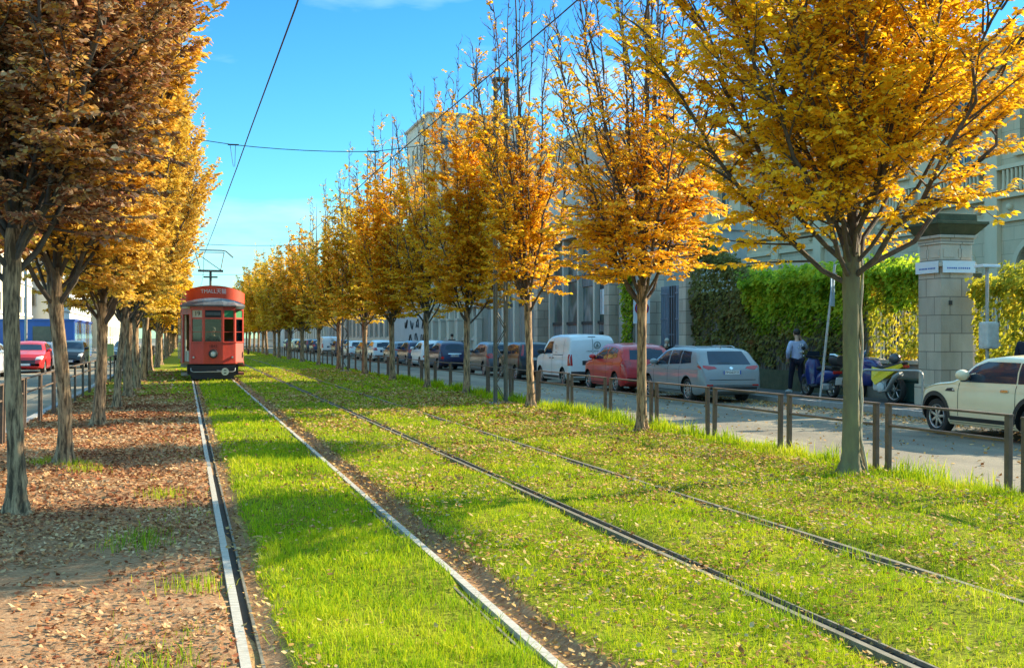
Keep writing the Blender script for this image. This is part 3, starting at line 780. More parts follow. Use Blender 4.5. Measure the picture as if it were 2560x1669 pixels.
pole(-12.2, 26.2, 'grey wire pole across the road beyond the dirt path')
def sag(p, q, s, n=14):
    p, q = Vector(p), Vector(q)
    return [p.lerp(q, i / n) - Vector((0, 0, s * 4 * (i / n) * (1 - i / n))) for i in range(n + 1)]
def wire(pts, r, label, name='overhead_wire'):
    o = MB().tube(pts, r, 6).build(name, M['wire'])
    return tag(o, label, 'wire')
ZC = 5.28
wire([(1.25, -12, ZC + .05), (1.2, 13.5, ZC + .02), (1.12, 21, ZC - .02), (1.09, 26.4, ZC), (.95, 40, ZC - .06), (.82, 54.6, ZC), (1.0, 68, ZC - .06), (1.1, 80, ZC), (1, 200, ZC)], .011,
     'long black overhead wire running down the sky to the tram bow')
wire([(4.1, -12, ZC + .05), (4.15, 13, ZC), (4.1, 26.4, ZC), (4.2, 40, ZC - .06), (4.05, 54.6, ZC), (4.1, 200, ZC)], .009,
     'overhead wire slanting through the bare tops of the golden trees')
sp = sag((-12.2, 26.2, 7.6), (1.02, 26.5, 5.80), .12, 10) + sag((1.02, 26.5, 5.80), (4.1, 26.5, 5.78), .05, 6)[1:] + sag((4.1, 26.5, 5.78), (7.0, 26.6, 6.35), .03, 5)[1:]
wire(sp, .009, 'level span wire crossing the blue sky between both tree rows', 'span_wire')
wire(sag((-12, 54.2, 6.6), (1, 54.5, 5.75), .08) + sag((1, 54.5, 5.75), (7.1, 54.6, 6.0), .1)[1:], .012, 'short span wire just above the tram bow collector', 'span_wire')
wire(sag((-12, 80, 6.3), (7.4, 80, 5.9), .35), .014, 'faint span wire low over the red tram roof', 'span_wire')
def dropper(x, y, z0, z1, label):
    root = empty('wire_hanger', (x, y, z1), 0, label, 'hanger', 'hangers tying the overhead wires to the span wire')
    MB().tube([(-.07, 0, 0), (-.01, -.3, z0 - z1)], .006, 5).build('strap', M['wire'], root)
    MB().tube([(.05, 0, 0), (.02, -.3, z0 - z1)], .006, 5).build('strap', M['wire'], root)
    MB().tube([(-.12, 0, .0), (.12, 0, .0)], .018, 6).build('insulator', M['wire'], root)
dropper(1.02, 26.5, ZC, 5.80, 'wire hanger on the span wire where the long wire crosses the open sky')
dropper(4.1, 26.5, ZC, 5.78, 'wire hanger on the span wire hidden among bare twigs')

# ------------------------------------------------------------------ poles, signs, hoop rail, bin
t = empty('sign_pole', (15.42, 26.6, 0), 0, 'thin leaning sign pole on the kerb in front of the dark scooter', 'sign pole')
MB().tube([(0, 0, -.1), (.24, .05, 1.7), (.50, .1, 3.45)], .033, 10).build('shaft', M['galv'], t)
M['sign_back'] = pm('sign_back', (.30, .40, .52), (.24, .33, .44), rough=.5)
b = MB(); b.cbox((.46, .14, 2.75), (.46, .02, .74), bev=.004, rot=Matrix.Rotation(R(48), 3, 'Z')); b.build('sign_plate', M['sign_back'], t)
MB().cbox((.47, .095, 3.2), (.1, .1, .05)).build('bracket', M['galv'], t)
t = empty('parking_sign', (15.5, 38.85, 0), 0, 'blue round no-parking sign on a white board behind the silver car', 'sign')
MB().tube([(0, 0, 0), (0, 0, 3.2)], .03, 10).build('shaft', M['galv'], t)
s1 = MB().cbox((0, -.035, 2.5), (.62, .02, .84), bev=.005).build('board', M['white'], t)
b = MB(); b.lathe([(0, -.06), (.22, -.06), (.22, -.0475), (0, -.0475)], 28, 'y', 0, (.0, 0, 2.62)); b.build('disc', M['blue_sign'], t)
b = MB(); b.lathe([(.22, -.056), (.22, -.066), (.26, -.066), (.26, -.056)], 28, 'y', 0, (.0, 0, 2.62))
b.cbox((.0, -.064, 2.62), (.42, .006, .05), rot=Matrix.Rotation(R(45), 3, 'Y')); b.build('red_ring', M['tail'], t)
t = empty('stop_post', (16.0, 20.9, 0), 0, 'grey T-topped post carrying a plastic bag behind the cream car', 'post')
MB().tube([(0, 0, 0), (0, 0, 3.05)], .038, 10).build('shaft', M['galv'], t)
MB().cbox((0, 0, 3.06), (.42, .3, .06), bev=.01).build('cap', M['white'], t)
tag(MB().cbox((16.0, 20.85, 1.63), (.34, .26, .56), bev=.05, rot=Matrix.Rotation(R(12), 3, 'Z')).build('litter_bag', pm('bag', (.55, .56, .54), (.4, .41, .40), scale=6, rough=.5, bump=.8, bscale=14)),
    'crumpled pale grey bag tied round the T-topped post', 'bag')
t = empty('hoop_rail', (15.35, 23.35, 0), R(-62), 'grey hoop rail on the pavement next to the yellow motorbike', 'bike rail')
pts = [(-.75, 0, -.05), (-.75, 0, .72)] + [(-.75 + .13 * (1 - math.cos(a)), 0, .72 + .13 * math.sin(a)) for a in np.linspace(.3, math.pi / 2, 5)] + \
      [(.75 - .13 * (1 - math.cos(a)), 0, .72 + .13 * math.sin(a)) for a in np.linspace(math.pi / 2, .3, 5)] + [(.75, 0, .72), (.75, 0, -.05)]
MB().tube(pts, .026, 10).build('hoop', M['galv'], t)
M['bin_green'] = pm('bin_green', (.012, .05, .04), (.01, .035, .03), scale=3, rough=.6)
t = empty('storage_box', (16.9, 24.9, .02), R(90), 'dark green box at the foot of the stone pillar', 'box')
MB().cbox((0, 0, .27), (1.2, .5, .5), bev=.03).build('body', M['bin_green'], t)
MB().cbox((0, 0, .54), (1.26, .56, .06), bev=.02).build('lid', M['bin_green'], t)
# road works barrier on the far road
M['barrier'] = pm('barrier_board', (.36, .38, .12), (.30, .33, .10), scale=2, rough=.7)
def barrier(x, y, wdt, h, label):
    t = empty('road_barrier', (x, y, -.12), 0, label, 'barrier')
    MB().cbox((0, 0, .72 + (h - 1.0) / 2), (wdt, .06, h), bev=.01).build('board', M['barrier'], t)
    for sx in (-1, 1):
        MB().cbox((sx * wdt * .36, 0, .14), (.07, .5, .24), bev=.01).build('foot', M['galv'], t)
barrier(-6.35, 76, 1.55, .98, 'wide olive green road barrier in front of the blue building')
barrier(-4.55, 79, .42, 1.1, 'narrow olive green road barrier beside the wide one')
t = empty('street_lamp', (-8.7, 72, -.1), 0, 'grey lamp post in front of the blue building', 'lamp post')
MB().tube([(0, 0, 0), (0, 0, 7.2), (.35, 0, 7.75), (1.1, 0, 7.9)], [.09, .07, .055, .045], 10).build('shaft', M['galv'], t)
MB().cbox((1.4, 0, 7.92), (.7, .26, .1), bev=.04).build('lamp_head', M['galv'], t)
# ------------------------------------------------------------------ buildings
def stone(name, c1, c2, bw=.9, bh=.42, mortar=.012, rough=.85, scale=1.0, stain=.5):
    m, nt, p = new_mat(name)
    tc = node(nt, 'ShaderNodeTexCoord')
    mp = node(nt, 'ShaderNodeMapping'); mp.inputs['Rotation'].default_value = (R(90), 0, R(90))
    # (y, z) of the street walls -> brick plane
    sx = node(nt, 'ShaderNodeSeparateXYZ'); cb = node(nt, 'ShaderNodeCombineXYZ'); ad = node(nt, 'ShaderNodeMath', operation='ADD')
    nt.links.new(tc.outputs['Object'], sx.inputs['Vector'])
    nt.links.new(sx.outputs['X'], ad.inputs[0]); nt.links.new(sx.outputs['Y'], ad.inputs[1])
    nt.links.new(ad.outputs['Value'], cb.inputs['X']); nt.links.new(sx.outputs['Z'], cb.inputs['Y'])
    br = node(nt, 'ShaderNodeTexBrick'); br.inputs['Scale'].default_value = scale
    br.inputs['Brick Width'].default_value = bw; br.inputs['Row Height'].default_value = bh; br.inputs['Mortar Size'].default_value = mortar
    br.inputs['Color1'].default_value = (*c1, 1); br.inputs['Color2'].default_value = (*c2, 1); br.inputs['Mortar'].default_value = (*[x * .55 for x in c2], 1)
    nt.links.new(cb.outputs['Vector'], br.inputs['Vector'])
    nz = node(nt, 'ShaderNodeTexNoise', Scale=1.1, Detail=8.0, Roughness=.65); mp2 = node(nt, 'ShaderNodeMapping'); mp2.inputs['Scale'].default_value = (1.2, 1.2, .45)
    nt.links.new(tc.outputs['Object'], mp2.inputs['Vector']); nt.links.new(mp2.outputs['Vector'], nz.inputs['Vector'])
    rr = ramp(nt, [(.3, (.62, .62, .60)), (.6, (1.05, 1.05, 1.05))]); nt.links.new(nz.outputs['Fac'], rr.inputs['Fac'])
    mx = node(nt, 'ShaderNodeMix', data_type='RGBA', blend_type='MULTIPLY'); mx.inputs['Factor'].default_value = stain
    nt.links.new(br.outputs['Color'], mx.inputs['A']); nt.links.new(rr.outputs['Color'], mx.inputs['B'])
    nt.links.new(mx.outputs['Result'], p.inputs['Base Color']); p.inputs['Roughness'].default_value = rough
    b = node(nt, 'ShaderNodeBump', Strength=.5, Distance=.02); nf = node(nt, 'ShaderNodeTexNoise', Scale=30.0, Detail=6.0)
    nt.links.new(tc.outputs['Object'], nf.inputs['Vector'])
    m1 = node(nt, 'ShaderNodeMath', operation='MULTIPLY_ADD'); m1.inputs[1].default_value = -1.0
    nt.links.new(br.outputs['Fac'], m1.inputs[0]); nt.links.new(nf.outputs['Fac'], m1.inputs[2])
    nt.links.new(m1.outputs['Value'], b.inputs['Height']); nt.links.new(b.outputs['Normal'], p.inputs['Normal'])
    return m
def plaster(name, c, c2=None, bump=.25): return pm(name, c, c2 or tuple(x * .85 for x in c), scale=.9, rough=.9, bump=bump, bscale=25, stretch=(1, 1, .5))
M['villa'] = stone('villa_ashlar', (.68, .51, .32), (.60, .45, .28), 1.3, .55, .008, stain=.35)
M['villa_trim'] = plaster('villa_trim', (.74, .57, .37), (.64, .49, .31))
M['pier'] = stone('pier_stone', (.60, .49, .37), (.45, .375, .29), .62, .42, .012, stain=.7)
M['cap_moss'] = pm('mossy_cap', (.10, .105, .055), (.055, .06, .03), scale=4, rough=.95, bump=.5)
M['grey_plaster'] = plaster('grey_plaster', (.50, .47, .41), (.33, .31, .28))
M['pale_plaster'] = plaster('pale_plaster', (.64, .58, .46), (.50, .46, .38))
M['garden_wall'] = pm('garden_wall', (.27, .24, .19), (.14, .125, .10), scale=1.6, rough=.95, bump=.5, bscale=14)
M['shutter'] = pm('shutter', (.36, .35, .32), (.20, .20, .19), scale=2, rough=.6, stretch=(6, 6, .3))
M['gate_blue'] = pm('gate_blue', (.20, .25, .31), (.13, .165, .21), scale=3, rough=.55, stretch=(3, 3, .6))
M['murky'] = None
M['corr'] = pm('pale_sheet_metal', (.56, .58, .60), (.46, .48, .50), scale=1.5, rough=.5, stretch=(1, 1, .3))
M['cream'] = plaster('cream_render', (.62, .57, .42), (.55, .50, .37), .1)
M['offwhite'] = plaster('offwhite_render', (.60, .60, .56), (.52, .52, .49), .1)
M['roof_tile'] = pm('roof_tile', (.22, .11, .07), (.14, .075, .05), scale=3, rough=.9)
M['blue_panel'] = pm('blue_panel', (.012, .10, .46), (.012, .08, .38), scale=.8, rough=.35, coat=.3)
M['blue_glass'] = pm('blue_glass', (.05, .22, .55), (.16, .40, .72), scale=1.3, rough=.08, coat=.5, stretch=(1, .5, .15))
def murky_mat():
    m, nt, p = new_mat('murky_painted_panel')
    tc = node(nt, 'ShaderNodeTexCoord'); mp = node(nt, 'ShaderNodeMapping'); mp.inputs['Scale'].default_value = (.5, .55, .42); mp.inputs['Location'].default_value = (3, 1, 0)
    nt.links.new(tc.outputs['Object'], mp.inputs['Vector'])
    nz = node(nt, 'ShaderNodeTexNoise', Scale=1.5, Detail=3.0, Distortion=1.2); nt.links.new(mp.outputs['Vector'], nz.inputs['Vector'])
    r = ramp(nt, [(.3, (.012, .02, .035)), (.42, (.02, .035, .045)), (.5, (.035, .085, .065)), (.58, (.12, .15, .15)), (.7, (.22, .24, .24))])
    nt.links.new(nz.outputs['Fac'], r.inputs['Fac']); nt.links.new(r.outputs['Color'], p.inputs['Base Color']); p.inputs['Roughness'].default_value = .45
    return m
M['murky'] = murky_mat()
M['streak'] = pm('streaked_panel', (.27, .275, .27), (.05, .06, .07), scale=3.2, rough=.7, stretch=(3, 3, .25))

def facade_x(b, x, y0, y1, z0, z1, ops, depth=.25, sgn=-1, mi=0):
    """wall in the plane X=x facing sgn*X, openings (ya,yb,za,zb[,arch]); reveals go inward"""
    ycut = sorted({y0, y1, *[o[0] for o in ops], *[o[1] for o in ops]}); zcut = sorted({z0, z1, *[o[2] for o in ops], *[o[3] for o in ops]})
    xi = x - sgn * depth
    for i in range(len(ycut) - 1):
        for j in range(len(zcut) - 1):
            cy, cz = (ycut[i] + ycut[i + 1]) / 2, (zcut[j] + zcut[j + 1]) / 2
            if any(o[0] < cy < o[1] and o[2] < cz < o[3] for o in ops): continue
            b.add([(x, ycut[i], zcut[j]), (x, ycut[i + 1], zcut[j]), (x, ycut[i + 1], zcut[j + 1]), (x, ycut[i], zcut[j + 1])], [(0, 1, 2, 3)], mi)
    for o in ops:
        ya, yb, za, zb = o[:4]
        q = [(ya, za), (yb, za), (yb, zb), (ya, zb)]
        for k in range(4):
            p, r = q[k], q[(k + 1) % 4]
            b.add([(x, *p), (x, *r), (xi, *r), (xi, *p)], [(0, 1, 2, 3)], mi)
        if len(o) > 4:                 # arch: fill the two corners above the springing
            rad = (yb - ya) / 2; c = (ya + yb) / 2; zs = zb - rad; n = 10
            for s in (-1, 1):
                arc = [(c + s * rad * math.cos(a), zs + rad * math.sin(a)) for a in np.linspace(0, math.pi / 2, n + 1)]
                for k in range(n):
                    b.add([(x, *arc[k]), (x, *arc[k + 1]), (x, c + s * rad, zb)], [(0, 1, 2)], mi)
                    b.add([(x, *arc[k]), (x, *arc[k + 1]), (xi, *arc[k + 1]), (xi, *arc[k])], [(0, 1, 2, 3)], mi)

def window_x(parent, x, ya, yb, za, zb, frame, glass, sgn=-1, nv=1, nh=1, inset=.2, th=.07):
    xf = x - sgn * inset
    b = MB()
    def bar(a, c, d, e): b.box(min(xf, xf + sgn * .06), max(xf, xf + sgn * .06), a, c, d, e)
    bar(ya, ya + th, za, zb); bar(yb - th, yb, za, zb); bar(ya + th, yb - th, za, za + th); bar(ya + th, yb - th, zb - th, zb)
    ys = [ya + th + (yb - ya - 2 * th) * k / (nv + 1) for k in range(1, nv + 1)]
    for yy in ys: bar(yy - .03, yy + .03, za + th, zb - th)
    wdw = b.build('window', frame, parent)
    b = MB(); xg = xf + sgn * .02
    b.box(min(xg, xg - sgn * .03), max(xg, xg - sgn * .03), ya + th, yb - th, za + th, zb - th)
    b.build('pane', glass, wdw)
    return wdw

# ---- the villa behind the garden, facing the street
VX = 32.0
vr = empty('villa', (VX, 50, 0), 0, 'large beige stone villa with arched windows and pilasters behind the garden wall', 'building')
def vpart(b, nm, mat): 
    o = b.build(nm, mat, vr); o.location = (-VX, -50, 0); return o
VY0, VY1, VH = 36.2, 78.2, 13.4
pil = [36.7 + 4.6 * k for k in range(10)]
ops = []
for k in range(9):
    c = pil[k] + 2.3
    ops += [(c - .95, c + .95, 1.1, 5.3, 1), (c - .8, c + .8, 9.0, 12.0)]
b = MB(); facade_x(b, VX, VY0, VY1, 0, VH, ops, .35)
b.add([(VX, VY0, 0), (VX + 14, VY0, 0), (VX + 14, VY0, VH), (VX, VY0, VH)], [(0, 1, 2, 3)]); b.add([(VX, VY1, 0), (VX + 14, VY1, 0), (VX + 14, VY1, VH), (VX, VY1, VH)], [(0, 1, 2, 3)])
b.add([(VX + 14, VY0, 0), (VX + 14, VY1, 0), (VX + 14, VY1, VH), (VX + 14, VY0, VH)], [(0, 1, 2, 3)])
vpart(b, 'wall', M['villa'])
for y in pil:
    b = MB(); b.cbox((VX - .11, y, VH / 2 - .3), (.22, .78, VH - .6), bev=.015); b.cbox((VX - .2, y, 1.0), (.36, .95, 2.0), bev=.02); b.cbox((VX - .17, y, VH - .75), (.3, .96, .3), bev=.03)
    vpart(b, 'pilaster', M['villa_trim'])
for zz, hh, pr in ((6.25, .22, .16), (7.2, .18, .24), (8.35, .16, .3)):
    b = MB()
    for k in range(9): b.box(VX - pr, VX - .003, pil[k] + .395, pil[k + 1] - .395, zz, zz + hh)
    vpart(b, 'string_course', M['villa_trim'])
b = MB(); b.box(VX - .65, VX + 14.5, VY0 - .5, VY1 + .5, VH, VH + .35); b.box(VX - .4, VX + 14.2, VY0 - .3, VY1 + .3, VH - .3, VH - .002); vpart(b, 'cornice', M['villa_trim'])
b = MB(); b.add([(VX - .6, VY0 - .5, VH + .36), (VX + 14.5, VY0 - .5, VH + .36), (VX + 14.5, VY1 + .5, VH + .36), (VX - .6, VY1 + .5, VH + .36), (VX + 7, VY0 + 6, VH + 2), (VX + 7, VY1 - 6, VH + 2)],
               [(0, 1, 4), (1, 2, 5, 4), (2, 3, 5), (3, 0, 4, 5)]); vpart(b, 'roof', M['roof_tile'])
for k in range(9):
    c = pil[k] + 2.3
    for za, zb, ww in ((1.1, 5.3, .95), (9.0, 12.0, .8)):
        wdw = window_x(vr, VX, c - ww, c + ww, za, zb, M['villa_trim'], M['glass_soft'], -1, 1, inset=.28); wdw.location = (-VX, -50, 0)
    b = MB(); rad = 1.07
    for s_ in (-1, 1): b = MB(); b.cbox((VX - .12, c + s_ * 1.15, 4.2), (.2, .5, .16)); vpart(b, 'impost', M['villa_trim'])
    b = MB(); b.cbox((VX - .15, c, 1.0), (.3, 2.4, .18)); vpart(b, 'window_sill', M['villa_trim']); b = MB()
    for a0 in np.linspace(0, math.pi, 13)[:-1]:
        a1 = a0 + math.pi / 12
        q = [(VX - .1, c + r_ * math.cos(a_), 4.35 + r_ * math.sin(a_)) for a_ in (a0, a1) for r_ in (.96, 1.2)]
        q += [(VX - .003, p[1], p[2]) for p in q]
        b.add(q, [(0, 1, 3, 2), (0, 2, 6, 4), (1, 5, 7, 3)])
    vpart(b, 'window_arch', M['villa_trim'])
    b = MB()
    for i in range(13): b.lathe([(.05, 7.4), (.09, 7.6), (.05, 7.95), (.07, 8.33)], 8, 'z', 0, (VX - .2, c - 1.5 + i * .25, 0))
    vpart(b, 'baluster_row', M['villa_trim'])
    for dy in (-1.35, 1.35): b = MB(); b.ball((VX - .03, c + dy, 6.85), .16, 0, 12, 8); vpart(b, 'boss', M['villa_trim'])
    b = MB(); b.cbox((VX - .14, c, 12.2), (.28, 2.1, .2), bev=.02); b.cbox((VX - .1, c, 8.9), (.2, 2.0, .16), bev=.02); vpart(b, 'window_hood', M['villa_trim'])

for k in range(3):
    for za, zb in ((1.4, 4.6), (9.0, 12.0)):
        xx = VX + 2.6 + k * 4.4
        b = MB(); b.box(xx - 1.0, xx + 1.0, VY0 - .08, VY0 - .003, za - .15, zb + .2); wd_ = vpart(b, 'window', M['villa_trim'])
        b = MB(); b.box(xx - .78, xx + .78, VY0 - .1, VY0 - .081, za, zb); b.build('pane', M['glass_soft'], wd_)
def block(name, x, y0, y1, h, wall, trim, rows, pitch, ww, wh, label, sgn=-1, dpt=14, z_first=1.6, zstep=3.4, roof=None, gap=1.2, end=None):
    """plain street building with rows of windows, the street face in plane X=x"""
    yc = (y0 + y1) / 2
    t = empty(name, (x, yc, 0), 0, label, 'building')
    cs = np.arange(y0 + gap + ww / 2, y1 - gap - ww / 2 + .01, pitch)
    ops = [(c - ww / 2, c + ww / 2, z_first + r * zstep, z_first + r * zstep + wh) for c in cs for r in range(rows)]
    b = MB(); facade_x(b, x, y0, y1, 0, h, ops, .25, sgn)
    x2 = x - sgn * dpt
    for yy in (y0, y1): b.add([(x, yy, 0), (x2, yy, 0), (x2, yy, h), (x, yy, h)], [(0, 1, 2, 3)])
    b.add([(x2, y0, 0), (x2, y1, 0), (x2, y1, h), (x2, y0, h)], [(0, 1, 2, 3)])
    def P(b, nm, m):
        o = b.build(nm, m, t); o.location = (-x, -yc, 0); return o
    P(b, 'wall', wall)
    b = MB(); xa, xb = sorted((x + sgn * .35, x2 - sgn * .3)); b.box(xa, xb, y0 - .3, y1 + .3, h, h + .28); P(b, 'roof', roof or trim)
    for r in range(rows):
        b = MB(); xa, xb = sorted((x + sgn * .003, x + sgn * .12)); b.box(xa, xb, y0, y1, z_first + r * zstep - .3, z_first + r * zstep - .12); P(b, 'string_course', trim)
    for o in ops[:100]:
        window_x(t, x, *o, trim, M['glass_soft'], sgn, 1, inset=.18).location = (-x, -yc, 0)
    # windows of the end wall nearer the camera
    for r in range(rows):
        for k in range(int(dpt // 4.5)):
            xx = x - sgn * (2.2 + k * 4.5); za = z_first + r * zstep
            b = MB(); b.box(xx - ww / 2 - .1, xx + ww / 2 + .1, y0 - .06, y0 - .003, za - .1, za + wh + .1); wd_ = b.build('window', trim, t); wd_.location = (-x, -yc, 0)
            b = MB(); b.box(xx - ww / 2, xx + ww / 2, y0 - .075, y0 - .061, za, za + wh); b.build('pane', M['glass_soft'], wd_)
    return t
block('apartment_building', 29, 84, 112, 17.0, M['grey_plaster'], M['pale_plaster'], 4, 3.6, 1.2, 2.0, 'tall grey apartment building glimpsed behind the bare tree tops', z_first=2.2, zstep=3.9)
block('apartment_building', 47, 37.5, 53, 26, M['cream'], M['offwhite'], 6, 3.6, 1.3, 1.9, 'unseen tall cream block added behind the villa to shade the tracks', z_first=3, zstep=3.8)  # added out of view only to cast shade on the tracks before the tram
tb = block('apartment_tower', 30.5, 150, 166, 30.5, M['pale_plaster'], M['grey_plaster'], 7, 3.2, 1.3, 1.7, 'distant beige apartment tower with a flat overhanging roof above the trees', z_first=3, zstep=3.8)

# ---- long low frontages on the street side (plane X = 17.3)
FX = 17.35
def front(name, label, cat, y):
    return empty(name, (FX, y, 0), 0, label, cat)
def fp(b, nm, mat, t):
    o = b.build(nm, mat, t); o.location = -t.location; return o
# old metal gate
t = front('metal_gate', 'pale blue-grey double metal gate behind the pedestrian with the phone', 'gate', 40.2)
for y0, y1 in ((39.05, 40.15), (40.75, 41.55)):
    b = MB(); b.cbox((FX + .05, (y0 + y1) / 2, 1.75), (.05, y1 - y0, 3.5), bev=.01)
    for k in range(4): b.box(FX - .01, FX + .023, y0 + .02, y1 - .02, .35 + k * .95, .40 + k * .95)
    for k in range(4):
        yy = y0 + (y1 - y0) * (k + .5) / 4; b.box(FX - .006, FX + .0235, yy - .015, yy + .015, .1, 3.4)
    fp(b, 'leaf', M['gate_blue'], t)
b = MB(); b.box(FX + .03, FX + .09, 40.16, 40.74, 0, 3.5); fp(b, 'dark_opening', M['ink'], t)
b = MB(); 
for yy in (40.22, 40.45, 40.68): b.tube([(FX - .01, yy, 0), (FX - .01, yy, 3.5)], .018, 6)
for zz in (.3, 1.7, 3.1): b.tube([(FX - .01, 40.16, zz), (FX - .01, 40.74, zz)], .016, 6)
fp(b, 'bars', M['gate_blue'], t)
def pier(y, h, w, label, mat='pier'):
    t = empty('stone_pier', (FX - .1, y, 0), 0, label, 'pier')
    MB().cbox((0, 0, h / 2), (w, w, h), bev=.015).build('shaft', M[mat], t)
    MB().cbox((0, 0, h + .09), (w + .16, w + .16, .18), bev=.03).build('cap', M['pale_plaster'], t)
    MB().cbox((0, 0, .2), (w + .1, w + .1, .4), bev=.02).build('plinth', M[mat], t)
pier(41.95, 4.3, .6, 'stone pier between the grey wall and the blue-grey gate')
pier(38.6, 4.0, .6, 'stone pier where the ivy wall meets the blue-grey gate')
# plain wall with the parking board, ivy column
t = front('boundary_wall', 'grey rendered wall panel beside the ivy column and parking sign', 'wall', 44.3)
b = MB(); b.box(FX, FX + .35, 42.3, 46.0, 0, 4.6); fp(b, 'wall', M['grey_plaster'], t)
b = MB(); b.box(FX - .08, FX + .43, 42.25, 46.05, 4.602, 4.75); fp(b, 'coping', M['pale_plaster'], t)
# derelict pavilion with murky glazing
t = front('derelict_pavilion', 'derelict pavilion with murky dark glazing and streaked panels behind the white van', 'building', 51.2)
PH = 6.2
b = MB(); b.box(FX + .5, FX + 6, 46.3, 56.3, 0, PH); fp(b, 'wall', M['grey_plaster'], t)
ys = np.linspace(46.9, 55.7, 5)
for k in range(4):
    a, c = ys[k] + .12, ys[k + 1] - .12
    b = MB(); b.box(FX + .2, FX + .26, a, c, .05, 2.2); fp(b, 'lower_panel', M['streak'], t)
    b = MB(); b.box(FX + .14, FX + .3, a - .02, c + .02, 2.202, 2.32); fp(b, 'sill', M['ink'], t)
    b = MB(); b.box(FX + .24, FX + .28, a, c, 2.322, 3.9 if k % 2 else 4.2)
    fp(b, 'pane', M['murky'], t)
    b = MB(); b.box(FX + .18, FX + .3, a, c, 3.902 if k % 2 else 4.202, 4.5); fp(b, 'transom', M['streak'], t)
    b = MB(); b.box(FX + .24, FX + .28, a, c, 4.502, 6.0); fp(b, 'upper_pane', M['murky'], t)
for y in ys: 
    b = MB(); b.cbox((FX + .15, y, PH / 2), (.3, .22, PH), bev=.01); fp(b, 'post', M['pale_plaster'], t)
b = MB(); b.box(FX - .15, FX + 6.1, 46.2, 56.4, PH, PH + .3); fp(b, 'roof', M['grey_plaster'], t)
b = MB(); b.box(FX + .18, FX + .205, 48.0, 48.5, 2.6, 3.7); b.box(FX + .18, FX + .205, 48.62, 48.72, 2.6, 3.7); fp(b, 'notice', M['white'], t)
pier(46.35, 5.0, .62, 'rusticated stone pier at the ivy column end of the derelict pavilion')
pier(56.6, 5.2, .66, 'rusticated stone pier between the derelict pavilion and grey shutters')
# shuttered sheds
t = front('shuttered_shed', 'grey shuttered shed front with dark door tops behind the dark hatchbacks', 'building', 62.8)
b = MB(); b.box(FX + .4, FX + 6, 57, 69, 0, 6.0); fp(b, 'wall', M['grey_plaster'], t)
yy = 57.2
for k in range(5):
    a = yy + k * 2.36
    b = MB(); b.box(FX + .2, FX + .3, a + .2, a + 2.1, 0, 3.3)
    for q in range(6): b.box(FX + .18, FX + .1995, a + .3 + q * .3, a + .33 + q * .3, .05, 3.25)
    fp(b, 'shutter', M['shutter'], t)
    b = MB(); b.box(FX + .15, FX + .32, a + .15, a + 2.15, 3.302, 3.5); fp(b, 'lintel', M['ink'], t)
    b = MB(); b.cbox((FX + .12, a, 2.9), (.42, .36, 5.8), bev=.02); fp(b, 'post', M['pale_plaster'], t)
b = MB(); b.box(FX - .1, FX + 6.1, 56.95, 69.1, 6.0, 6.25); fp(b, 'roof', M['pale_plaster'], t)
# pilastered palazzo
t = block('pilastered_building', FX, 69.4, 85.0, 8.6, M['pale_plaster'], M['grey_plaster'], 2, 2.6, 1.0, 1.9, 'pale stone building with paired pilasters behind the dark blue small van', z_first=1.7, zstep=3.6, dpt=8)
for k in range(7):
    y = 69.6 + k * 2.6
    b = MB(); b.cbox((FX - .13, y, 5.6), (.26, .5, 5.6), bev=.02); b.cbox((FX - .18, y, 1.35), (.36, .66, 2.7), bev=.02); b.cbox((FX - .2, y, 2.78), (.42, .74, .14), bev=.01)
    o = b.build('pilaster', M['pale_plaster'], t); o.location = -t.location
t2 = empty('shop_sign', (FX - .2, 71.4, 3.75), 0, 'white and dark shop sign board on the pale pilastered building', 'sign')
MB().cbox((0, 0, 0), (.12, 2.0, .5), bev=.01).build('board', M['white'], t2)
MB().cbox((-.02, 0, .38), (.16, 2.1, .26), bev=.01).build('canopy', M['ink'], t2)
# corrugated shed
t = front('corrugated_shed', 'pale blue-grey corrugated metal shed wall with dark scribbles', 'building', 93.5)
b = MB(); n = 90
for k in range(n):
    y0 = 85.4 + k * .18; x0 = FX + .1 + (.05 if k % 2 else 0)
    b.box(x0, FX + .5, y0, y0 + .178, .9, 6.2)
fp(b, 'wall', M['corr'], t)
b = MB(); b.box(FX + .02, FX + 6, 85.3, 101.6, 0, .9); fp(b, 'plinth', M['grey_plaster'], t)
b = MB(); b.box(FX - .1, FX + 6, 85.3, 101.6, 6.2, 6.4); fp(b, 'roof', M['grey_plaster'], t)
for (yc, zc) in ((88, 2.6), (90.4, 2.7), (92.7, 2.6), (95.2, 2.7), (90.8, 1.6), (93.4, 1.5), (88.4, 1.5)):
    pts = [(FX + .075, yc + .5 * math.sin(a * 1.3 + yc), zc + .32 * math.sin(2 * a + zc)) for a in np.linspace(0, 4.2, 14)]
    b = MB(); b.tube(pts, .045, 5); fp(b, 'scribble', M['ink'], t)
block('low_depot', FX, 102.2, 150, 5.4, M['grey_plaster'], M['pale_plaster'], 1, 3.0, 1.8, 2.4, 'long low grey depot front with a row of windows far down the street', z_first=1.6, dpt=8)
block('street_house', FX, 150.6, 196, 8.5, M['pale_plaster'], M['grey_plaster'], 2, 3.2, 1.2, 1.7, 'distant pale house front beyond the long grey depot', z_first=1.4, zstep=3.5, dpt=10)
block('corner_house', FX - 2, 210, 262, 11, M['offwhite'], M['grey_plaster'], 3, 3.4, 1.3, 1.7, 'farthest off-white house at the end of the car street', z_first=1.4, zstep=3.3, dpt=12)

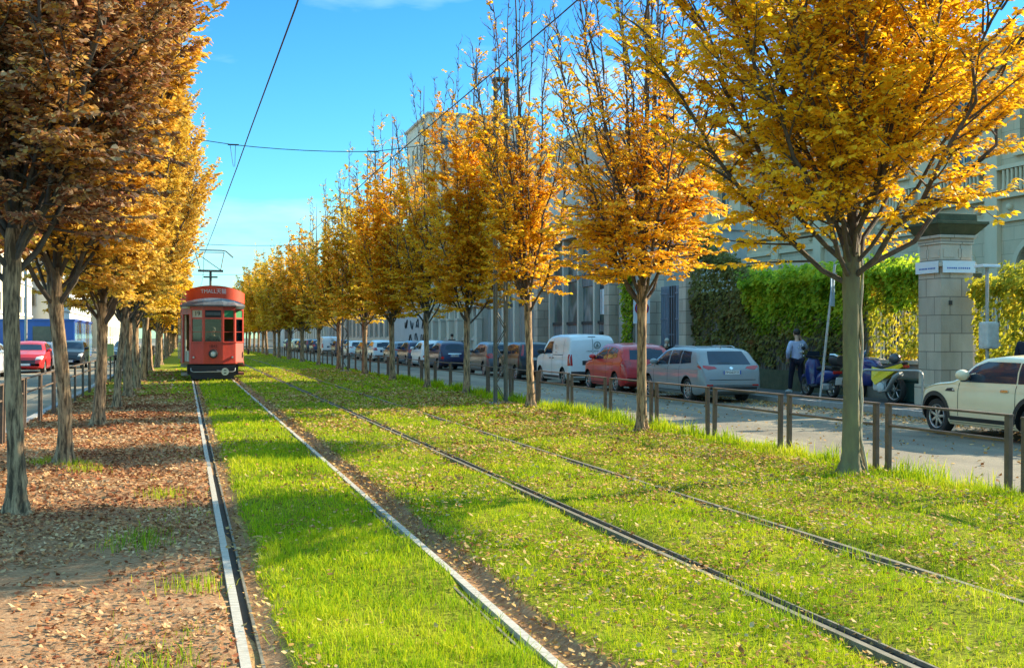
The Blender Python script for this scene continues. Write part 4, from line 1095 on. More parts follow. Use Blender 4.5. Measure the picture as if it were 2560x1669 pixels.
# ---- garden wall, pillar, railing
t = empty('garden_wall', (FX, 33, 0), 0, 'rough stained garden wall under the green ivy behind the walking pedestrian', 'wall')
b = MB(); b.box(FX, FX + .4, 27.5, 38.3, 0, 3.0); fp(b, 'wall', M['garden_wall'], t)
b = MB(); b.box(FX - .06, FX + .46, 27.5, 38.3, 3.002, 3.12); fp(b, 'coping', M['cap_moss'], t)
b = MB(); b.box(FX - .12, FX - .002, 27.5, 38.3, 0, .62); fp(b, 'plinth', M['cap_moss'], t)
b = MB(); b.box(FX - .03, FX + .05, 36.1, 37.0, .62, 2.7); fp(b, 'old_door', M['shutter'], t)
t = empty('railing', (FX, 25.8, 0), 0, 'pale iron railing on a low wall overgrown with golden vine', 'railing')
b = MB(); b.box(FX, FX + .4, 24.35, 27.48, 0, .92); fp(b, 'wall', M['garden_wall'], t)
b = MB(); b.box(FX - .05, FX + .45, 24.35, 27.48, .922, 1.02); fp(b, 'coping', M['pier'], t)
b = MB()
for k in range(22): b.tube([(FX + .15, 24.45 + k * .14, 1.02), (FX + .15, 24.45 + k * .14, 2.75)], .016, 6)
for zz in (1.2, 2.55): b.box(FX + .13, FX + .17, 24.36, 27.47, zz, zz + .04)
fp(b, 'bars', pm('pale_bars', (.52, .50, .40), (.36, .34, .25), scale=8, rough=.7), t)
t = empty('railing', (FX, 19.5, 0), 0, 'low wall and railing hidden by the yellow-green hedge behind the cream car', 'railing')
b = MB(); b.box(FX, FX + .4, 13, 22.95, 0, .92); fp(b, 'wall', M['garden_wall'], t)
b = MB()
for k in range(70): b.tube([(FX + .15, 13.1 + k * .14, .92), (FX + .15, 13.1 + k * .14, 2.5)], .014, 6)
fp(b, 'bars', M['mast'], t)
# gate pillar
px, py = 17.05, 23.75
t = empty('gate_pillar', (px, py, 0), 0, 'tall weathered stone gate pillar with a mossy cornice and white notices', 'pillar')
MB().cbox((0, 0, 1.6), (.86, .86, 3.2), bev=.012).build('shaft', M['pier'], t)
MB().cbox((.5, .1, 1.5), (.5, .6, 3.0), bev=.02).build('side_wing', M['pier'], t)
MB().cbox((0, 0, .25), (1.0, 1.0, .5), bev=.02).build('plinth', M['pier'], t)
b = MB(); b.cbox((0, 0, 3.25), (.98, .98, .1), bev=.02); b.cbox((0, 0, 3.51), (.82, .82, .42), bev=.01)
for s in (-1, 1):
    b.cbox((s * .2, -.415, 3.52), (.3, .02, .2)); b.cbox((-.415, s * .2, 3.52), (.02, .3, .2))
b.build('frieze', M['pier'], t)
b = MB()
for (hw, z0, z1) in ((.44, 3.725, 3.86), (.5, 3.862, 3.93)): b.cbox((0, 0, (z0 + z1) / 2), (2 * hw, 2 * hw, z1 - z0), bev=.01)
b.build('capital', M['pier'], t)
b = MB(); b.add([(-.46, -.46, 3.932), (.46, -.46, 3.932), (.46, .46, 3.932), (-.46, .46, 3.932), (-.66, -.66, 4.16), (.66, -.66, 4.16), (.66, .66, 4.16), (-.66, .66, 4.16)],
               [(0, 1, 5, 4), (1, 2, 6, 5), (2, 3, 7, 6), (3, 0, 4, 7), (0, 3, 2, 1), (4, 5, 6, 7)])
b.cbox((0, 0, 4.2), (1.36, 1.36, .07), bev=.01); b.cbox((0, 0, 4.33), (1.0, 1.0, .18), bev=.03); b.build('cornice', M['cap_moss'], t)
b = MB(); b.cbox((.5, .1, 3.04), (.62, .7, .1), bev=.02); b.build('wing_cap', M['cap_moss'], t)
MB().cbox((-.18, -.435, 2.38), (.09, .02, .1)).build('socket', M['ink'], t)
for nm, c, d, r in (('notice', (.0, -.499, 3.2), (.86, .012, .27), 0), ('notice', (-.499, .0, 3.2), (.012, .86, .27), 1)):
    o = MB().cbox(c, d).build(nm, M['white'], t)
    b = MB()
    for k in range(11):
        u = -.3 + k * .055 + (.02 if k > 4 else 0)
        if r: b.cbox((c[0] - .009, u, c[2] - .03), (.004, .034, .035))
        else: b.cbox((u, c[1] - .009, c[2] - .03), (.034, .004, .035))
    b.build('lettering', M['blue_sign'], o)

# ---- ivy and hedges
def ivy(name, label, cat, y0, y1, zb, zt, stops, n, x0=FX, thick=.32, L=.13, fill=1.0, top=.25, seed=0, droop=True):
    g = np.random.default_rng(seed + 100)
    y = g.uniform(y0, y1, n); u = g.random(n); z = zb(y) + (zt(y) - zb(y)) * u + g.normal(0, .05, n)
    z = np.minimum(z, zt(y) + .30 * vnoise(y, y * 0, 1.9, seed) + .14 * vnoise(y, y * 0, 6.1, seed))
    d = vnoise(y, z, 1.5, seed) + .6 * vnoise(y, z, 4.1, seed)
    bul = (.10 + thick * np.clip(u, 0, 1) ** 1.2) * (.7 + .3 * vnoise(y, z, 2.2, seed + 3))
    x = x0 - .02 - g.random(n) ** .6 * np.maximum(bul, .03)
    tp = g.random(n) < top
    x = np.where(tp, x0 + g.uniform(-thick, .5, n), x); z = np.where(tp, zt(y) + .30 * vnoise(y, y * 0, 1.9, seed) + .12 * vnoise(y, x, 5.3, seed) + g.uniform(-.2, .2, n), z)
    ok = g.random(n) < np.clip(.55 * fill + .45 * d + .55 * u * fill + tp, 0, 1)
    x, y, z, u = x[ok], y[ok], z[ok], u[ok]; n = len(x)
    D = np.stack([g.normal(-.45, .35, n), g.normal(0, .5, n), g.normal(-.55, .35, n)], -1); D = unit(D)
    N = unit(np.stack([np.full(n, -.8), g.normal(0, .45, n), np.full(n, .7)], -1) + g.normal(0, .25, (n, 3)))
    S = unit(np.cross(D, N)); N = np.cross(S, D); l = L * g.uniform(.6, 1.25, (n, 1)); P = np.stack([x, y, z], -1)
    V = np.empty((n, 5, 3), np.float32)
    V[:, 0] = P; V[:, 1] = P + D * l * .35 + S * l * .42 + N * l * .1; V[:, 2] = P + D * l; V[:, 3] = P + D * l * .35 - S * l * .42 + N * l * .1; V[:, 4] = P + D * l * .55
    b = np.arange(n)[:, None] * 5; T = np.concatenate([b + np.array(q) for q in ((0, 1, 4), (1, 2, 4), (2, 3, 4), (3, 0, 4))], 0)
    m = leaf_mat(name + '_leaf', stops, trans=.55, pscale=1.6, spec=.2)
    t = empty(name, (x0, (y0 + y1) / 2, 0), 0, label, cat)
    o = link('leaves', np_mesh('leaves', V.reshape(-1, 3), T, [m]), t); o.location = -t.location
    W = Wood()
    for k in range(int((y1 - y0) * 3) + 2):
        yy = g.uniform(y0, y1); zz = np.linspace(float(zb(np.array([yy]))[0]) * 0 + .05, float(zt(np.array([yy]))[0]) - .1, 9)
        W.tube(np.stack([np.full(9, x0 - .03) - .03 * g.random(9), yy + np.cumsum(g.normal(0, .08, 9)), zz], 1), np.linspace(.018, .006, 9), 5)
    o = link('stems', W.mesh('stems', M['bark_dark']), t); o.location = -t.location
c_ = lambda v: (lambda y: np.full(np.shape(y), float(v)))
GREEN = [(0, (.07, .14, .012)), (.25, (.20, .34, .018)), (.5, (.42, .54, .03)), (.8, (.60, .64, .04)), (1, (.72, .62, .05))]
DULL = [(0, (.10, .08, .04)), (.35, (.19, .19, .04)), (.65, (.32, .30, .08)), (.9, (.42, .33, .11)), (1, (.40, .14, .05))]
YEL = [(0, (.12, .16, .02)), (.3, (.34, .36, .03)), (.6, (.58, .50, .04)), (.85, (.70, .52, .04)), (1, (.55, .22, .03))]
YG = [(0, (.12, .14, .015)), (.4, (.36, .37, .03)), (.75, (.60, .52, .04)), (1, (.70, .46, .04))]
ivy('ivy', 'dull olive and brown ivy covering the old wall beside the blue-grey gate', 'ivy', 33.6, 38.4, c_(.3), lambda y: 3.4 + (np.clip(y - 34.4, 0, 4)) * .42, DULL, 9500, L=.15, fill=.75, seed=1)
ivy('ivy', 'dense green ivy hanging over the garden wall above the walking pedestrian', 'ivy', 27.6, 34.0, c_(1.75), c_(3.38), GREEN, 11500, L=.15, seed=2, thick=.6)
ivy('ivy', 'thin brownish ivy creeping down the wall behind the walking pedestrian', 'ivy', 27.6, 34.2, c_(.75), c_(2.2), DULL, 4200, L=.14, fill=.5, top=0, seed=3, thick=.15)
ivy('vine', 'bright yellow vine over the pale railing beside the stone pillar', 'vine', 24.3, 27.55, c_(1.02), c_(3.25), YEL, 5600, x0=FX + .12, L=.14, fill=.55, seed=4, thick=.22)
ivy('vine', 'bright green top of the vine above the pale railing', 'vine', 24.3, 27.55, c_(2.35), c_(3.35), GREEN, 3800, x0=FX + .1, L=.15, fill=1, seed=6, thick=.5)
ivy('hedge', 'yellow-green hedge to the street side of the villa behind the cream car', 'hedge', 13.0, 23.0, c_(.5), c_(2.85), YG, 17000, x0=FX + .1, L=.14, fill=.9, seed=5, thick=.4)
ivy('ivy', 'narrow green ivy column beside the parking sign board', 'ivy', 44.2, 45.3, c_(.9), c_(4.2), GREEN, 1900, L=.15, fill=.9, seed=8, thick=.2)

# ---- across the road beyond the dirt path
t = empty('blue_kiosk', (-8.1, 95, 0), 0, 'blue flat-roofed pavilion with glossy blue side panels across the road', 'building')
b = MB(); b.box(-9.9, 0, 0, 18, 0, 2.85); b.build('wall', M['blue_panel'], t)
b = MB(); b.box(-10, .08, -.08, 18.1, 2.852, 3.0); b.build('roof', M['blue_panel'], t)
for k in range(6):
    MB().box(.003, .06, .15 + k * 3, 2.9 + k * 3, .12, 2.75).build('glass_panel', M['blue_glass'], t)
MB().box(-7.0, -5.2, -.06, -.003, .9, 2.35).build('window', M['white'], t)
MB().box(-2.9, -1.5, -.06, -.003, .3, 2.45).build('door', M['glass_soft'], t)
MB().box(-9.2, -7.6, -.06, -.003, .6, 2.2).build('poster', M['white'], t)
block('cream_building', -15.5, 88, 133, 16, M['cream'], M['offwhite'], 4, 3.4, 1.9, 1.6, 'cream apartment building above the blue pavilion across the road', sgn=1, z_first=4.0, zstep=3.2)
block('white_building', -13.8, 134, 190, 12, M['offwhite'], M['grey_plaster'], 3, 3.6, 1.5, 1.8, 'off-white building down the road beyond the blue pavilion', sgn=1, z_first=1.6, zstep=3.4)
block('end_building', -13, 192, 262, 13, M['cream'], M['offwhite'], 3, 3.6, 1.5, 1.8, 'farthest cream building on the road across the dirt path', sgn=1, z_first=1.8, zstep=3.6)
# ------------------------------------------------------------------ vehicles
def smooth_poly(pts, x):
    px = np.array([p[0] for p in pts], float); pz = np.array([p[1] for p in pts], float)
    xs = np.linspace(px[0], px[-1], 400); zs = np.interp(xs, px, pz)
    k = np.ones(9) / 9; zp = np.convolve(np.pad(zs, 4, 'edge'), k, 'valid'); zp[:12] = zs[:12]; zp[-12:] = zs[-12:]
    return np.interp(x, xs, zp)

def eval_obj(o):
    dg = bpy.context.evaluated_depsgraph_get()
    me = bpy.data.meshes.new_from_object(o.evaluated_get(dg), depsgraph=dg)
    return me

def patch(bvh, poly, view, L, off=.004, cell=.07):
    """flat outline pressed on to the bodywork along a viewing direction -> (verts, faces)"""
    bm = bmesh.new(); bm.faces.new([bm.verts.new((a, b, 0)) for a, b in poly])
    A = [p[0] for p in poly]; B = [p[1] for p in poly]
    for ax, vals in ((0, A), (1, B)):
        lo, hi = min(vals), max(vals); n = int((hi - lo) / cell)
        for k in range(1, n + 1):
            c = [0, 0, 0]; c[ax] = lo + (hi - lo) * k / (n + 1); no = [0, 0, 0]; no[ax] = 1
            bmesh.ops.bisect_plane(bm, geom=bm.verts[:] + bm.edges[:] + bm.faces[:], plane_co=c, plane_no=no)
    bmesh.ops.triangulate(bm, faces=[f for f in bm.faces if len(f.verts) > 4])
    bm.verts.ensure_lookup_table(); bm.verts.index_update()
    V = []; ok = []
    for v in bm.verts:
        a, b = v.co.x, v.co.y
        if view == 'L': o, d = Vector((a, 3, b)), Vector((0, -1, 0))
        elif view == 'R': o, d = Vector((a, -3, b)), Vector((0, 1, 0))
        elif view == 'rear': o, d = Vector((-3, a, b)), Vector((1, 0, 0))
        elif view == 'front': o, d = Vector((L + 3, a, b)), Vector((-1, 0, 0))
        else: o, d = Vector((a, b, 5)), Vector((0, 0, -1))
        h = bvh.ray_cast(o, d)
        V.append(h[0] - d * off if h[0] else Vector((a, 0, b))); ok.append(h[0] is not None)
    F = [[v.index for v in f.verts] for f in bm.faces if all(ok[v.index] for v in f.verts)]
    bm.free()
    return V, F

def body_mesh(s):
    L, W, H = s['L'], s['W'], s['H']; belt = s['belt']; e = .0015
    u = np.linspace(0, 1, 46); xs = np.unique(np.concatenate([L * u, L * .10 * u[::2] ** 1.5, L - L * .10 * u[::2] ** 1.5]))
    top = smooth_poly(s['top'], xs); bot = np.full_like(xs, s.get('gc', .19))
    bot += .13 * np.clip(1 - xs / .5, 0, 1) ** 2 + .10 * np.clip(1 - (L - xs) / .55, 0, 1) ** 2
    re, rf = s.get('rr', .30), s.get('rfr', .55)
    w = W / 2 * (1 - s.get('tr', .14) * np.clip(1 - xs / re, 0, 1) ** 2.4 - .24 * np.clip(1 - (L - xs) / rf, 0, 1) ** 2.2)
    tum = s.get('tumble', .30); rings = []
    for x, zt, zb, ww in zip(xs, top, bot, w):
        sb = min(belt + s.get('wedge', -.02) * x / L * 3, zt - .07); gh = zt - sb
        gw = ww - .03 - tum * max(0, gh - .08); r = min(.10, .42 * gh)
        gw = max(gw, .3 * ww); md = (zb + sb) / 2
        rings.append([(0, zb), (.62 * ww, zb), (ww - .07, zb + .012), (ww - .02, zb + .07), (ww - .004, zb + .16), (ww, md), (ww - .006, sb - .10), (ww - .02, sb - .02), (ww - .04, sb + .015),
                      (.5 * (ww - .04) + .5 * gw + .012, sb + .5 * gh), (gw, zt - r), (gw - .03, zt - .5 * r), (gw - .09, zt - .17 * r), (.6 * gw, zt), (.3 * gw, zt + .012), (0, zt + .016)])
    A = np.array(rings)                                   # (nx, m, 2)
    m = A.shape[1]
    full = np.concatenate([A, (A * np.array([-1, 1]))[:, -2:0:-1]], 1); n = full.shape[1]
    V = np.concatenate([np.repeat(xs[:, None], n, 1)[..., None], full], -1).reshape(-1, 3)
    F = []
    for i in range(len(xs) - 1):
        for j in range(n):
            F.append((i * n + j, i * n + (j + 1) % n, (i + 1) * n + (j + 1) % n, (i + 1) * n + j))
    F += [tuple(range(n))[::-1], tuple(range((len(xs) - 1) * n, len(xs) * n))]
    me = bpy.data.meshes.new('body'); me.from_pydata(V.tolist(), [], F)
    bm = bmesh.new(); bm.from_mesh(me); bmesh.ops.recalc_face_normals(bm, faces=bm.faces[:]); bm.to_mesh(me); bm.free()
    return me

def wheel_parts(r, wd, spokes, rimc='alloy', far=False):
    b = MB(); h = wd / 2; ri = r * .66
    b.lathe([(ri, -h * .8), (r * .9, -h), (r * .97, -h * .85), (r, -h * .55), (r, h * .55), (r * .97, h * .85), (r * .9, h), (ri, h * .8), (ri, -h * .8)], 30, 'y')
    c = MB(); c.lathe([(0, h * .35), (ri * .98, h * .2), (ri * 1.0, h * .83), (ri * .9, h * .86), (ri * .88, h * .35)], 28, 'y', 1)
    c.lathe([(0, h * .9), (r * .12, h * .88), (r * .14, h * .5)], 14, 'y', 0)
    for k in range(spokes):
        a = 2 * math.pi * k / spokes; rot = Matrix.Rotation(a, 3, 'Y')
        c.cbox(rot @ Vector((0, h * .66, ri * .5)), (r * .15, h * .28, ri * .95), 0, .006, rot)
    c.lathe([(ri * .88, h * .78), (ri * 1.0, h * .92), (ri * 1.03, h * .8)], 28, 'y', 0)
    return b, c

def make_car(s, label=None, group=None):
    L, W = s['L'], s['W']; root = empty('parked_car' if s.get('kind', 'car') == 'car' else s['kind'])
    me0 = body_mesh(s); bvh = BVHTree.FromPolygons([v.co for v in me0.vertices], [p.vertices[:] for p in me0.polygons])
    wr = s['wr']; xa, xb = s['axles']
    # wheel wells
    tmp = link('tmp', me0); me0.materials.append(s['paint']); me0.materials.append(M['dark']); cut = []
    for x in (xa, xb):
        for sg in (-1, 1):
            b = MB(); b.lathe([(0, sg * (W / 2 + .2)), (wr + .055, sg * (W / 2 + .2)), (wr + .055, sg * (W / 2 - .30)), (0, sg * (W / 2 - .30))], 30, 'y', 0, (x, 0, wr + .01), smooth=False)
            c = b.build('cut', M['dark']); cut.append(c)
            md = tmp.modifiers.new('b', 'BOOLEAN'); md.object = c; md.operation = 'DIFFERENCE'; md.solver = 'EXACT'; md.material_mode = 'TRANSFER'
    me = eval_obj(tmp); me.name = 'body'
    for c in cut + [tmp]: bpy.data.objects.remove(c)
    for p in me.polygons: p.use_smooth = True
    me.set_sharp_from_angle(angle=R(32))
    link('body', me, root)
    def put(name, polys, view, mat, off=.004, parent=root, cell=.07, mirror=False):
        b = MB()
        for pl in polys:
            V, F = patch(bvh, pl, view, L, off, cell); b.add(V, F, 0, True)
        if not b.f: return None
        return b.build(name, mat, parent, 60)
    both = ('L', 'R')
    for v in both:
        for pl in s['side_glass']: put('side_window', [pl], v, M['glass'])
        if s.get('seams'):
            put('door_seam', [[(x - .007, s['seams_z'][0]), (x + .007, s['seams_z'][0]), (x + .007, s['seams_z'][1]), (x - .007, s['seams_z'][1])] for x in s['seams']], v, M['dark'], .002)
        for (x, z) in s.get('handles', []):
            put('door_handle', [[(x - .09, z - .018), (x + .09, z - .018), (x + .09, z + .018), (x - .09, z + .018)]], v, s.get('handle_mat', s['paint']), .022)
        for nm, pl, mt in s.get('side_trim', []): put(nm, [pl], v, M[mt] if isinstance(mt, str) else mt, .006)
        # sills
        put('sill', [[(xa + wr + .09, .2), (xb - wr - .09, .2), (xb - wr - .09, .2 + s.get('sill', .10)), (xa + wr + .09, .2 + s.get('sill', .10))]], v, s.get('sill_mat', M['black']), .003)
        if s.get('arch'):
            for x in (xa, xb):
                r0, r1 = wr + .05, wr + .05 + s['arch']; an = np.linspace(-.05, math.pi + .05, 22)
                for k in range(21):
                    pass
                pl = [(x + r1 * math.cos(a), wr + .01 + r1 * math.sin(a)) for a in an] + [(x + r0 * math.cos(a), wr + .01 + r0 * math.sin(a)) for a in an[::-1]]
                quads = [[pl[k], pl[k + 1], pl[43 - k - 1], pl[43 - k]] for k in range(21)]
                put('wheel_arch', quads, v, M['black'], .010, cell=.2)
    if s.get('rear_glass'): put('rear_window', [s['rear_glass']], 'rear', M['glass'])
    put('windscreen', [s['windscreen']], 'front', M['glass'])
    for pl in s.get('tail', []):
        for sg in (1, -1): put('tail_light', [[(sg * a, b) for a, b in pl]], 'rear', M['tail'], .007, cell=.05)
    for pl in s.get('tail_side', []):
        for v in both: put('tail_light', [pl], v, M['tail'], .006, cell=.04)
    for nm, pl, mt in s.get('rear_trim', []): put(nm, [pl], 'rear', M[mt] if isinstance(mt, str) else mt, .006)
    for nm, pl, mt in s.get('front_trim', []): put(nm, [pl], 'front', M[mt] if isinstance(mt, str) else mt, .006)
    for pl in s.get('head', []):
        for sg in (1, -1): put('headlight', [[(sg * a, b) for a, b in pl]], 'front', M['lamp'], .007, cell=.05)
    pz = s.get('plate_z', .82)
    def plate(view, z, txt):
        x = -3 if view == 'rear' else L + 3; d = 1 if view == 'rear' else -1
        h = bvh.ray_cast(Vector((x, 0, z)), Vector((d, 0, 0)))
        if not h[0]: return
        n = h[1]; xx = h[0].x - d * .016
        o = MB().cbox((xx, 0, z), (.014, .50, .105), bev=.004).build('number_plate', M['plate'], root)
        b = MB()
        for e_ in (-1, 1): b.cbox((xx - d * .0085, e_ * .232, z), (.003, .034, .1))
        b.build('blue_band', M['blue_sign'], o)
        if txt:
            cu = bpy.data.curves.new('t', 'FONT'); cu.body = txt; cu.size = .098; cu.align_x = 'CENTER'; cu.align_y = 'CENTER'; cu.extrude = .001
            to = link('t', cu); m2 = eval_obj(to); bpy.data.objects.remove(to); m2.materials.clear(); m2.materials.append(M['ink'])
            lo = link('lettering', m2, o); lo.location = (xx - d * .009, 0, z); lo.rotation_euler = (R(90), 0, R(-90 if d > 0 else 90))
    plate('rear', pz, s.get('plate'))
    if s.get('front_plate', True): plate('front', .42, None)
    # mirrors
    mx, mz = s['mirror']
    for sg in (-1, 1):
        h = bvh.ray_cast(Vector((mx, sg * 3, mz - .03)), Vector((0, -sg, 0))); y0 = abs(h[0].y) if h[0] else W / 2
        b = MB(); ms = s.get('mirror_size', 1)
        b.ball((mx, sg * (y0 + .13 * ms), mz + .04), (.075 * ms, .115 * ms, .08 * ms), 0, 14, 10)
        b.build('wing_mirror', s.get('mirror_mat', s['paint']), root)
        b = MB(); b.tube([(mx, sg * (y0 - .03), mz - .04), (mx, sg * (y0 + .1), mz)], .03, 8); b.build('mirror_arm', M['black'], root)
    tb, rb = wheel_parts(wr, .20, s.get('spokes', 5))
    t0 = r0 = None
    for x in (xa, xb):
        for sg in (1, -1):
            if t0 is None:
                t = tb.build('wheel', M['tyre'], root); r = rb.build('rim', [M[s.get('rim', 'alloy')], M['dark']], t); t0, r0 = t, r
            else:
                t = t0.copy(); COL.objects.link(t); t.parent = root; r = r0.copy(); COL.objects.link(r); r.parent = t
            t.location = (x, sg * (W / 2 - .13), wr); t.rotation_euler = (0, rng.uniform(0, 1), 0 if sg > 0 else math.pi)
    for nm, fn, mt in s.get('extra', []):
        b = MB(); fn(b); b.build(nm, M[mt] if isinstance(mt, str) else mt, root)
    return root

def rect(y0, y1, z0, z1): return [(y0, z0), (y1, z0), (y1, z1), (y0, z1)]
P_SILVER = paint('paint_silver', (.25, .27, .285), .36, .0); P_RED = paint('paint_red', (.56, .02, .022)); P_WHITE = paint('paint_white', (.74, .75, .76))
P_CREAM = paint('paint_cream', (.84, .71, .47)); P_NAVY = paint('paint_navy', (.010, .014, .07)); P_GREY = paint('paint_grey', (.09, .10, .115), .3, .2); P_BLACK = paint('paint_black', (.012, .013, .018))
P_SLATE = paint('paint_slate', (.15, .17, .20), .3, .2)

WAGON = dict(L=4.60, W=1.76, H=1.46, belt=.93, wr=.315, axles=(.98, 3.60), paint=P_SILVER, spokes=10,
    top=[(0, .56), (.03, .72), (.07, .86), (.16, .99), (.52, 1.37), (.75, 1.425), (1.6, 1.46), (2.4, 1.45), (2.75, 1.38), (3.45, 1.0), (3.6, .965), (4.2, .84), (4.48, .70), (4.6, .5)],
    side_glass=[[(.78, 1.04), (.93, 1.33), (1.45, 1.36), (1.45, 1.0)], [(1.5, 1.0), (1.5, 1.365), (2.18, 1.365), (2.18, .98)], [(2.26, .975), (2.26, 1.36), (2.68, 1.32), (3.12, 1.03), (3.12, .965)]],
    rear_glass=[(-.60, 1.00), (.60, 1.00), (.55, 1.2), (.50, 1.345), (-.50, 1.345), (-.55, 1.2)], windscreen=[(-.68, 1.04), (.68, 1.04), (.56, 1.37), (-.56, 1.37)],
    tail=[[(.40, .90), (.47, .955), (.78, .985), (.79, .93), (.66, .87)]], tail_side=[[(.05, .86), (.34, .94), (.36, .97), (.08, .965)]],
    rear_trim=[('tailgate_seam', [(-.66, .60), (.66, .60), (.66, .614), (-.66, .614)], 'dark'), ('lower_bumper', rect(-.70, .70, .30, .42), 'black'), ('badge', [(-.05, .9), (0, .875), (.05, .9), (.05, .925), (0, .95), (-.05, .925)], 'chrome'),
               ('wiper', [(-.02, 1.02), (.34, 1.035), (.34, 1.05), (-.02, 1.045)], 'black'), ('reflector', rect(-.74, -.56, .45, .49), 'tail'), ('reflector', rect(.56, .74, .45, .49), 'tail')],
    front_trim=[('grille', rect(-.5, .5, .42, .6), 'black')], head=[[(.42, .66), (.8, .72), (.8, .8), (.5, .74)]], seams=[1.47, 2.22, 3.18], seams_z=(.33, .95), handles=[(1.66, .86), (2.42, .85)], mirror=(2.98, 1.0), plate_z=.80, plate='FM363YX',
    extra=[('roof_fin', lambda b: b.add([(.72, -.02, 1.42), (.95, -.012, 1.445), (.72, .02, 1.42), (.70, 0, 1.50)], [(0, 1, 3), (1, 2, 3), (0, 3, 2)]), P_SILVER),
           ('roof_rail', lambda b: [b.tube([(1.0, s_ * .56, 1.425), (1.2, s_ * .575, 1.475), (2.3, s_ * .575, 1.475), (2.5, s_ * .55, 1.43)], .014, 6) for s_ in (-1, 1)], 'alloy')])
HATCH = dict(L=4.02, W=1.73, H=1.53, belt=.98, wr=.305, axles=(.78, 3.37), paint=P_RED, spokes=7,
    top=[(0, .60), (.03, .78), (.08, .98), (.34, 1.36), (.52, 1.46), (1.3, 1.53), (2.1, 1.52), (2.45, 1.42), (3.0, 1.07), (3.15, 1.03), (3.7, .90), (3.92, .74), (4.02, .52)],
    side_glass=[[(.66, 1.10), (.72, 1.33), (.95, 1.38), (.95, 1.06)], [(.99, 1.06), (.99, 1.385), (1.55, 1.41), (1.55, 1.03)], [(1.62, 1.03), (1.62, 1.41), (2.25, 1.385), (2.72, 1.10), (2.72, 1.02)]],
    rear_glass=[(-.60, 1.03), (.60, 1.03), (.52, 1.38), (-.52, 1.38)], windscreen=[(-.66, 1.10), (.66, 1.10), (.55, 1.43), (-.55, 1.43)],
    tail=[[(.54, .80), (.80, .80), (.78, 1.00), (.60, 1.02)]], tail_side=[[(.08, .82), (.18, .83), (.24, .98), (.16, .99)]],
    rear_trim=[('lower_bumper', rect(-.72, .72, .31, .46), 'black'), ('plate_recess', rect(-.36, .36, .68, .84), 'dark'), ('wiper', [(-.02, 1.05), (.3, 1.07), (.3, 1.085), (-.02, 1.075)], 'black')],
    front_trim=[('grille', rect(-.45, .45, .42, .62), 'black')], head=[[(.44, .64), (.78, .68), (.76, .84), (.5, .78)]], seams=[.97, 1.585, 2.78], seams_z=(.34, 1.0), handles=[(1.15, .93), (1.8, .92)], mirror=(2.62, 1.06), plate_z=.76, plate='EK217TR')
VAN = dict(L=4.2, W=1.83, H=1.82, belt=1.08, wr=.31, axles=(.72, 3.38), paint=P_WHITE, spokes=6, rim='galv', tumble=.16, rr=.16, tr=.09, kind='delivery_van',
    top=[(0, .56), (.015, .9), (.05, 1.35), (.10, 1.62), (.22, 1.76), (.5, 1.81), (1.6, 1.825), (2.35, 1.78), (2.7, 1.68), (3.25, 1.22), (3.42, 1.13), (3.9, .98), (4.12, .76), (4.2, .5)],
    side_glass=[[(1.98, 1.14), (1.98, 1.58), (2.5, 1.56), (2.92, 1.24), (2.95, 1.12)]], rear_glass=None, windscreen=[(-.68, 1.24), (.68, 1.24), (.6, 1.66), (-.6, 1.66)],
    tail=[[(.76, .72), (.85, .72), (.85, 1.12), (.78, 1.12)]], tail_side=[[(.015, .72), (.12, .72), (.12, 1.12), (.05, 1.12)]],
    rear_trim=[('lower_bumper', rect(-.82, .82, .30, .52), 'black'), ('door_gap', rect(-.007, .007, .54, 1.70), 'dark'), ('plate_recess', rect(-.40, .40, .745, .90), 'black'), ('brake_lamp', rect(-.14, .14, 1.72, 1.745), 'ink')],
    side_trim=[('door_gap', rect(.70, .715, .5, 1.66), 'dark'), ('door_gap', rect(1.90, 1.914, .34, 1.66), 'dark'), ('door_gap', rect(2.98, 2.992, .36, 1.15), 'dark'), ('slide_rail', rect(.75, 1.85, 1.08, 1.10), 'dark')],
    front_trim=[('grille', rect(-.5, .5, .45, .66), 'black')], head=[[(.46, .70), (.82, .74), (.80, .96), (.52, .86)]], handles=[(1.75, .98), (2.1, .98)], handle_mat=M['black'], mirror=(2.9, 1.16), mirror_mat=M['black'], mirror_size=1.2, plate_z=.81, plate='FB482GK', sill=.16)
